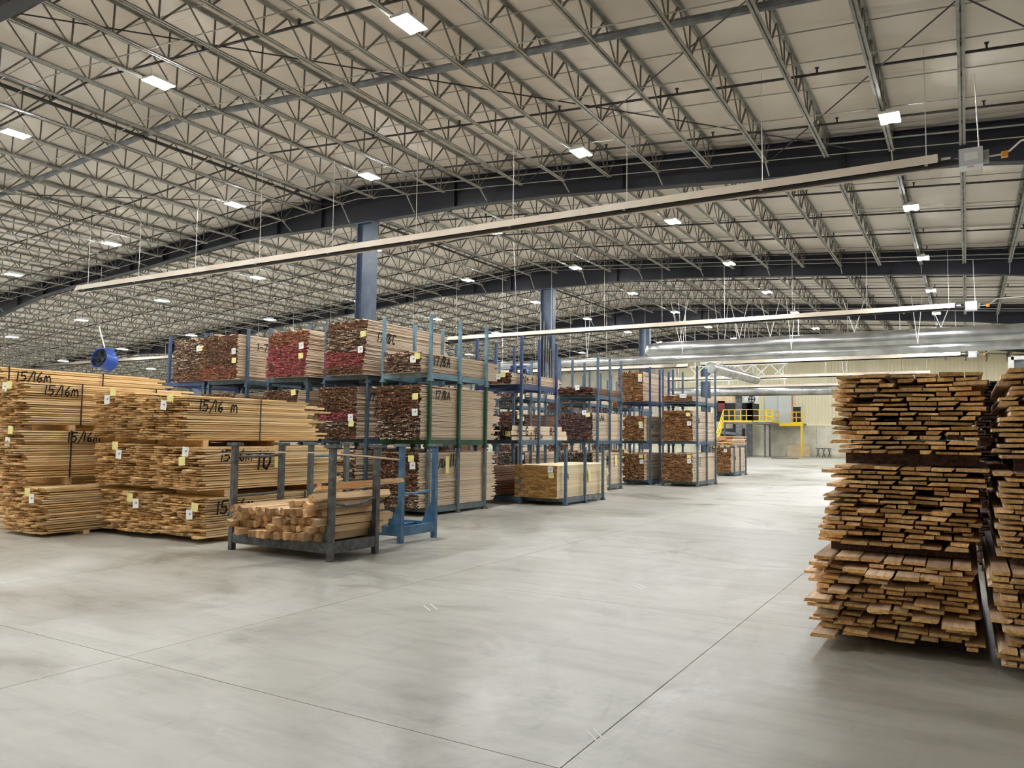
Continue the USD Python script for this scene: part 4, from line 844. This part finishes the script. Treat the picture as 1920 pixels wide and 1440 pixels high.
# ------------------------------------------------------------------ far end: mezzanine, machines, bits along the wall
def far_end():
    yf = WALL_F - .12
    t = thing('mezzanine', 'yellow railed walkway with stairs in front of the far wall', 'walkway')
    Y0, Y1, zd = 70.0, 71.6, 3.15
    def rail(a, b, z, n, gp=t):
        a, b = np.array(a), np.array(b)
        for h in (.55, 1.08): obj('handrail', bar((*a, z + h), (*b, z + h), .07), M['yellow'], gp)
        obj('kick_plate', bar((*a, z + .06), (*b, z + .06), .03, .16), M['yellow'], gp)
        for k in range(n + 1):
            p = a + (b - a) * k / n; obj('rail_post', bar((*p, z), (*p, z + 1.1), .07), M['yellow'], gp)
    obj('deck', box(-19.0, -14.9, 70.0, 71.4, zd - .18, zd), M['grey_paint'], t)
    obj('deck', box(-16.6, -15.5, 71.4, yf - 1.9, zd - .18, zd), M['grey_paint'], t)
    obj('deck', box(-16.6, -13.3, yf - 1.84, yf - .15, zd - .1, zd), M['grey_paint'], t)
    obj('edge_beam', box(-15.5, -13.3, yf - 1.9, yf - 1.84, zd - .24, zd + .02), M['yellow'], t)
    rail((-19.0, 70.0), (-16.4, 70.0), zd, 5); rail((-16.4, 70.0), (-15.0, 71.6), zd, 3); rail((-15.5, 71.6), (-15.55, yf - 1.9), zd, 4)
    rail((-14.5, yf - 1.9), (-13.35, yf - 1.9), zd, 2)
    for x, y in ((-18.9, 70.1), (-17.0, 70.1), (-15.6, 71.2), (-16.1, 75.5)): obj('support_post', box(x - .07, x + .07, y - .07, y + .07, 0, zd - .18), M['grey_paint'], t)
    obj('support_post', box(-13.55, -13.38, yf - 1.85, yf - 1.68, 0, zd - .24), M['yellow'], t)
    for k in range(12):
        z = zd * (k + 1) / 13; y = 70.0 - (13 - k) * .26
        obj('stair_tread', box(-19.95, -19.05, y, y + .27, z - .04, z), M['yellow'], t)
    for x in (-20.0, -19.0):
        obj('stringer', bar((x, 66.7, .05), (x, 70.0, zd - .05), .05, .24), M['yellow'], t)
        for h in (.55, 1.0): obj('stair_rail', bar((x, 66.7, .1 + h), (x, 70.0, zd + h), .06), M['yellow'], t)
        for k in range(5): obj('rail_post', bar((x, 66.7 + .82 * k, .1 + zd * k / 4), (x, 66.7 + .82 * k, 1.1 + zd * k / 4), .06), M['yellow'], t)
    m = thing('sorting_machine', 'dark machine enclosure with maroon panel behind the yellow walkway', 'machine')
    obj('cabinet', box(-21.5, -17.3, 73.4, 76.5, 3.3, 5.0), M['dark'], m)
    obj('frame_leg', box(-21.4, -21.1, 73.5, 73.8, 0, 3.3), M['grey_paint'], m); obj('frame_leg', box(-17.7, -17.3, 73.4, 73.8, 0, 6.2), M['grey_paint'], m); obj('frame_leg', box(-19.7, -19.4, 76, 76.3, 0, 3.3), M['grey_paint'], m)
    obj('side_panel', box(-20.4, -19.7, 73.2, 73.4, 4.2, 5.2), M['maroon'], m); obj('hood', box(-21.9, -20.5, 73.0, 74.0, 3.8, 4.6), M['door_panel'], m)
    obj('roller_bed', box(-20.6, -17.9, 73.5, 75.5, 1.5, 2.6), M['dark'], m); obj('conveyor', bar((-20.5, 73.3, 2.3), (-18.2, 73.3, 2.0), .25), M['grey_paint'], m); obj('conveyor', bar((-20.4, 73.2, 1.2), (-18.4, 73.2, 1.5), .2), M['white_metal'], m)
    for s, (xa, xb) in enumerate(((-21.6, -18.4), (-18.0, -16.6))):
        b = thing('banner', ['white and tan banner strip hanging over the dark machine', 'white banner with a dark round emblem, right of the post'][s], 'banner', (0, 73.2, 0))
        obj('sheet', box(xa, xb, 0, .03, 5.0, 5.8), M['plywood'] if s == 0 else M['door_panel'], b)
        if s == 1:
            a = np.linspace(0, 2*np.pi, 25); cxm, czm = -17.2, 5.32
            obj('emblem_ring', tube([(cxm + .30*math.cos(q), -.01, czm + .30*math.sin(q)) for q in a], .045, 6), M['dark'], b)
            obj('emblem_bar', box(cxm - .05, cxm + .05, -.03, -.005, czm - .28, czm + .28), M['dark'], b); obj('emblem_bar', box(cxm - .28, cxm + .28, -.03, -.005, czm - .05, czm + .05), M['dark'], b)
    obj('dark_post', box(-18.55, -18.0, 72.6, 72.9, 0, 6.0), M['grey_paint'], cat='post', label='dark grey post beside the machine behind the walkway')
    d = thing('door_1', kind='structure'); x0 = -14.55
    obj('opening', box(x0, x0 + .72, yf - .02, yf + .16, zd, zd + 1.65), M['dark'], d); obj('door_frame', join([box(x0 - .08, x0, yf - .04, yf + .1, zd, zd + 1.73), box(x0 + .72, x0 + .8, yf - .04, yf + .1, zd, zd + 1.73), box(x0 - .08, x0 + .8, yf - .04, yf + .1, zd + 1.65, zd + 1.73)]), M['siding'], d)
    g = thing('door_2', kind='structure')
    for k in range(2): obj('door_leaf', box(-17.2 + k * 1.28, -15.95 + k * 1.28, yf - .1, yf + .1, zd, 6.4), M['door_panel'], g)
    obj('door_frame', box(-14.66, -14.60, yf - .12, yf + .1, zd, 6.4), M['red_print'], g)
    obj('plywood_sheet', prism_x([(yf - .30, 0), (yf - .27, 0), (yf - .02, 1.05), (yf - .05, 1.05)], -15.1, -13.0), M['plywood'], cat='plywood', label='pale plywood sheet leaning on the far concrete wall under the platform')
    tr = thing('trestle', 'small dark trestles on the floor by the far wall', 'trestle', (-12.2, yf - .6, 0))
    for k in range(3):
        for s in (-1, 1): obj('leg', bar((k * .5 - .12 * s, -.1, 0), (k * .5 + .1 * s, -.1, .8), .05), M['dark'], tr)
    obj('board', box(-.2, 1.2, -.16, 0, .8, .86), M['grey_paint'], tr)
    obj('wrapped_pallet', join([box(-10.9, -9.0, yf - 1.0, yf - .2, .12, .62), box(-10.9, -9.0, yf - .95, yf - .85, 0, .12), box(-10.9, -9.0, yf - .35, yf - .25, 0, .12)]), M['wall_concrete'], cat='pallet', label='low pale wrapped load at the foot of the far wall')
    obj('floor_plank', box(-14.4, -12.2, 68.0, 68.35, .002, .06), M['w_umber'], cat='plank', label='dark plank lying on the empty floor before the far wall')
    pa = thing('pallet_jack', 'grey machine stand with a white diagonal brace beside the walkway posts', 'stand')
    obj('stand', box(-18.2, -16.9, 69.0, 69.4, 0, 1.0), M['grey_paint'], pa); obj('brace', bar((-17.9, 68.9, 1.4), (-17.1, 68.9, .2), .08), M['white_metal'], pa)
    # control booth behind the right stacks
    b = thing('glazed_booth', 'grey booth with pale frame behind the stack at the right edge', 'booth')
    obj('body', box(1.35, 5.0, 30.0, 33.0, 0, 4.3), M['grey_paint'], b)
    for x in (1.3, 5.0): obj('corner_post', box(x - .08, x + .08, 29.92, 30.08, 0, 4.4), M['white_metal'], b)
    obj('top_rail', box(1.3, 5.0, 29.92, 30.08, 4.3, 4.42), M['white_metal'], b)
far_end()

# ------------------------------------------------------------------ small marks on the floor
def floor_marks():
    segs = (((-4.45, 5.96), (-4.27, 5.82)), ((-4.44, 6.05), (-4.24, 5.89)), ((-3.17, 8.03), (-3.0, 7.87)), ((-3.16, 8.12), (-2.98, 7.95)), ((-1.84, 3.96), (-1.71, 3.84)), ((-1.81, 4.0), (-1.69, 3.88)))
    for n, (a, b) in enumerate(segs):
        obj('floor_mark', bar((*a, .0008), (*b, .0008), .011, .0008), M['chalk'], cat='floor mark', group='chalk dashes',
            label=f'short white chalk dash, {"near" if n % 2 == 0 else "far"} one of the pair {["in front of the timber rack", "in mid aisle", "by the long floor joint"][n // 2]}')
floor_marks()
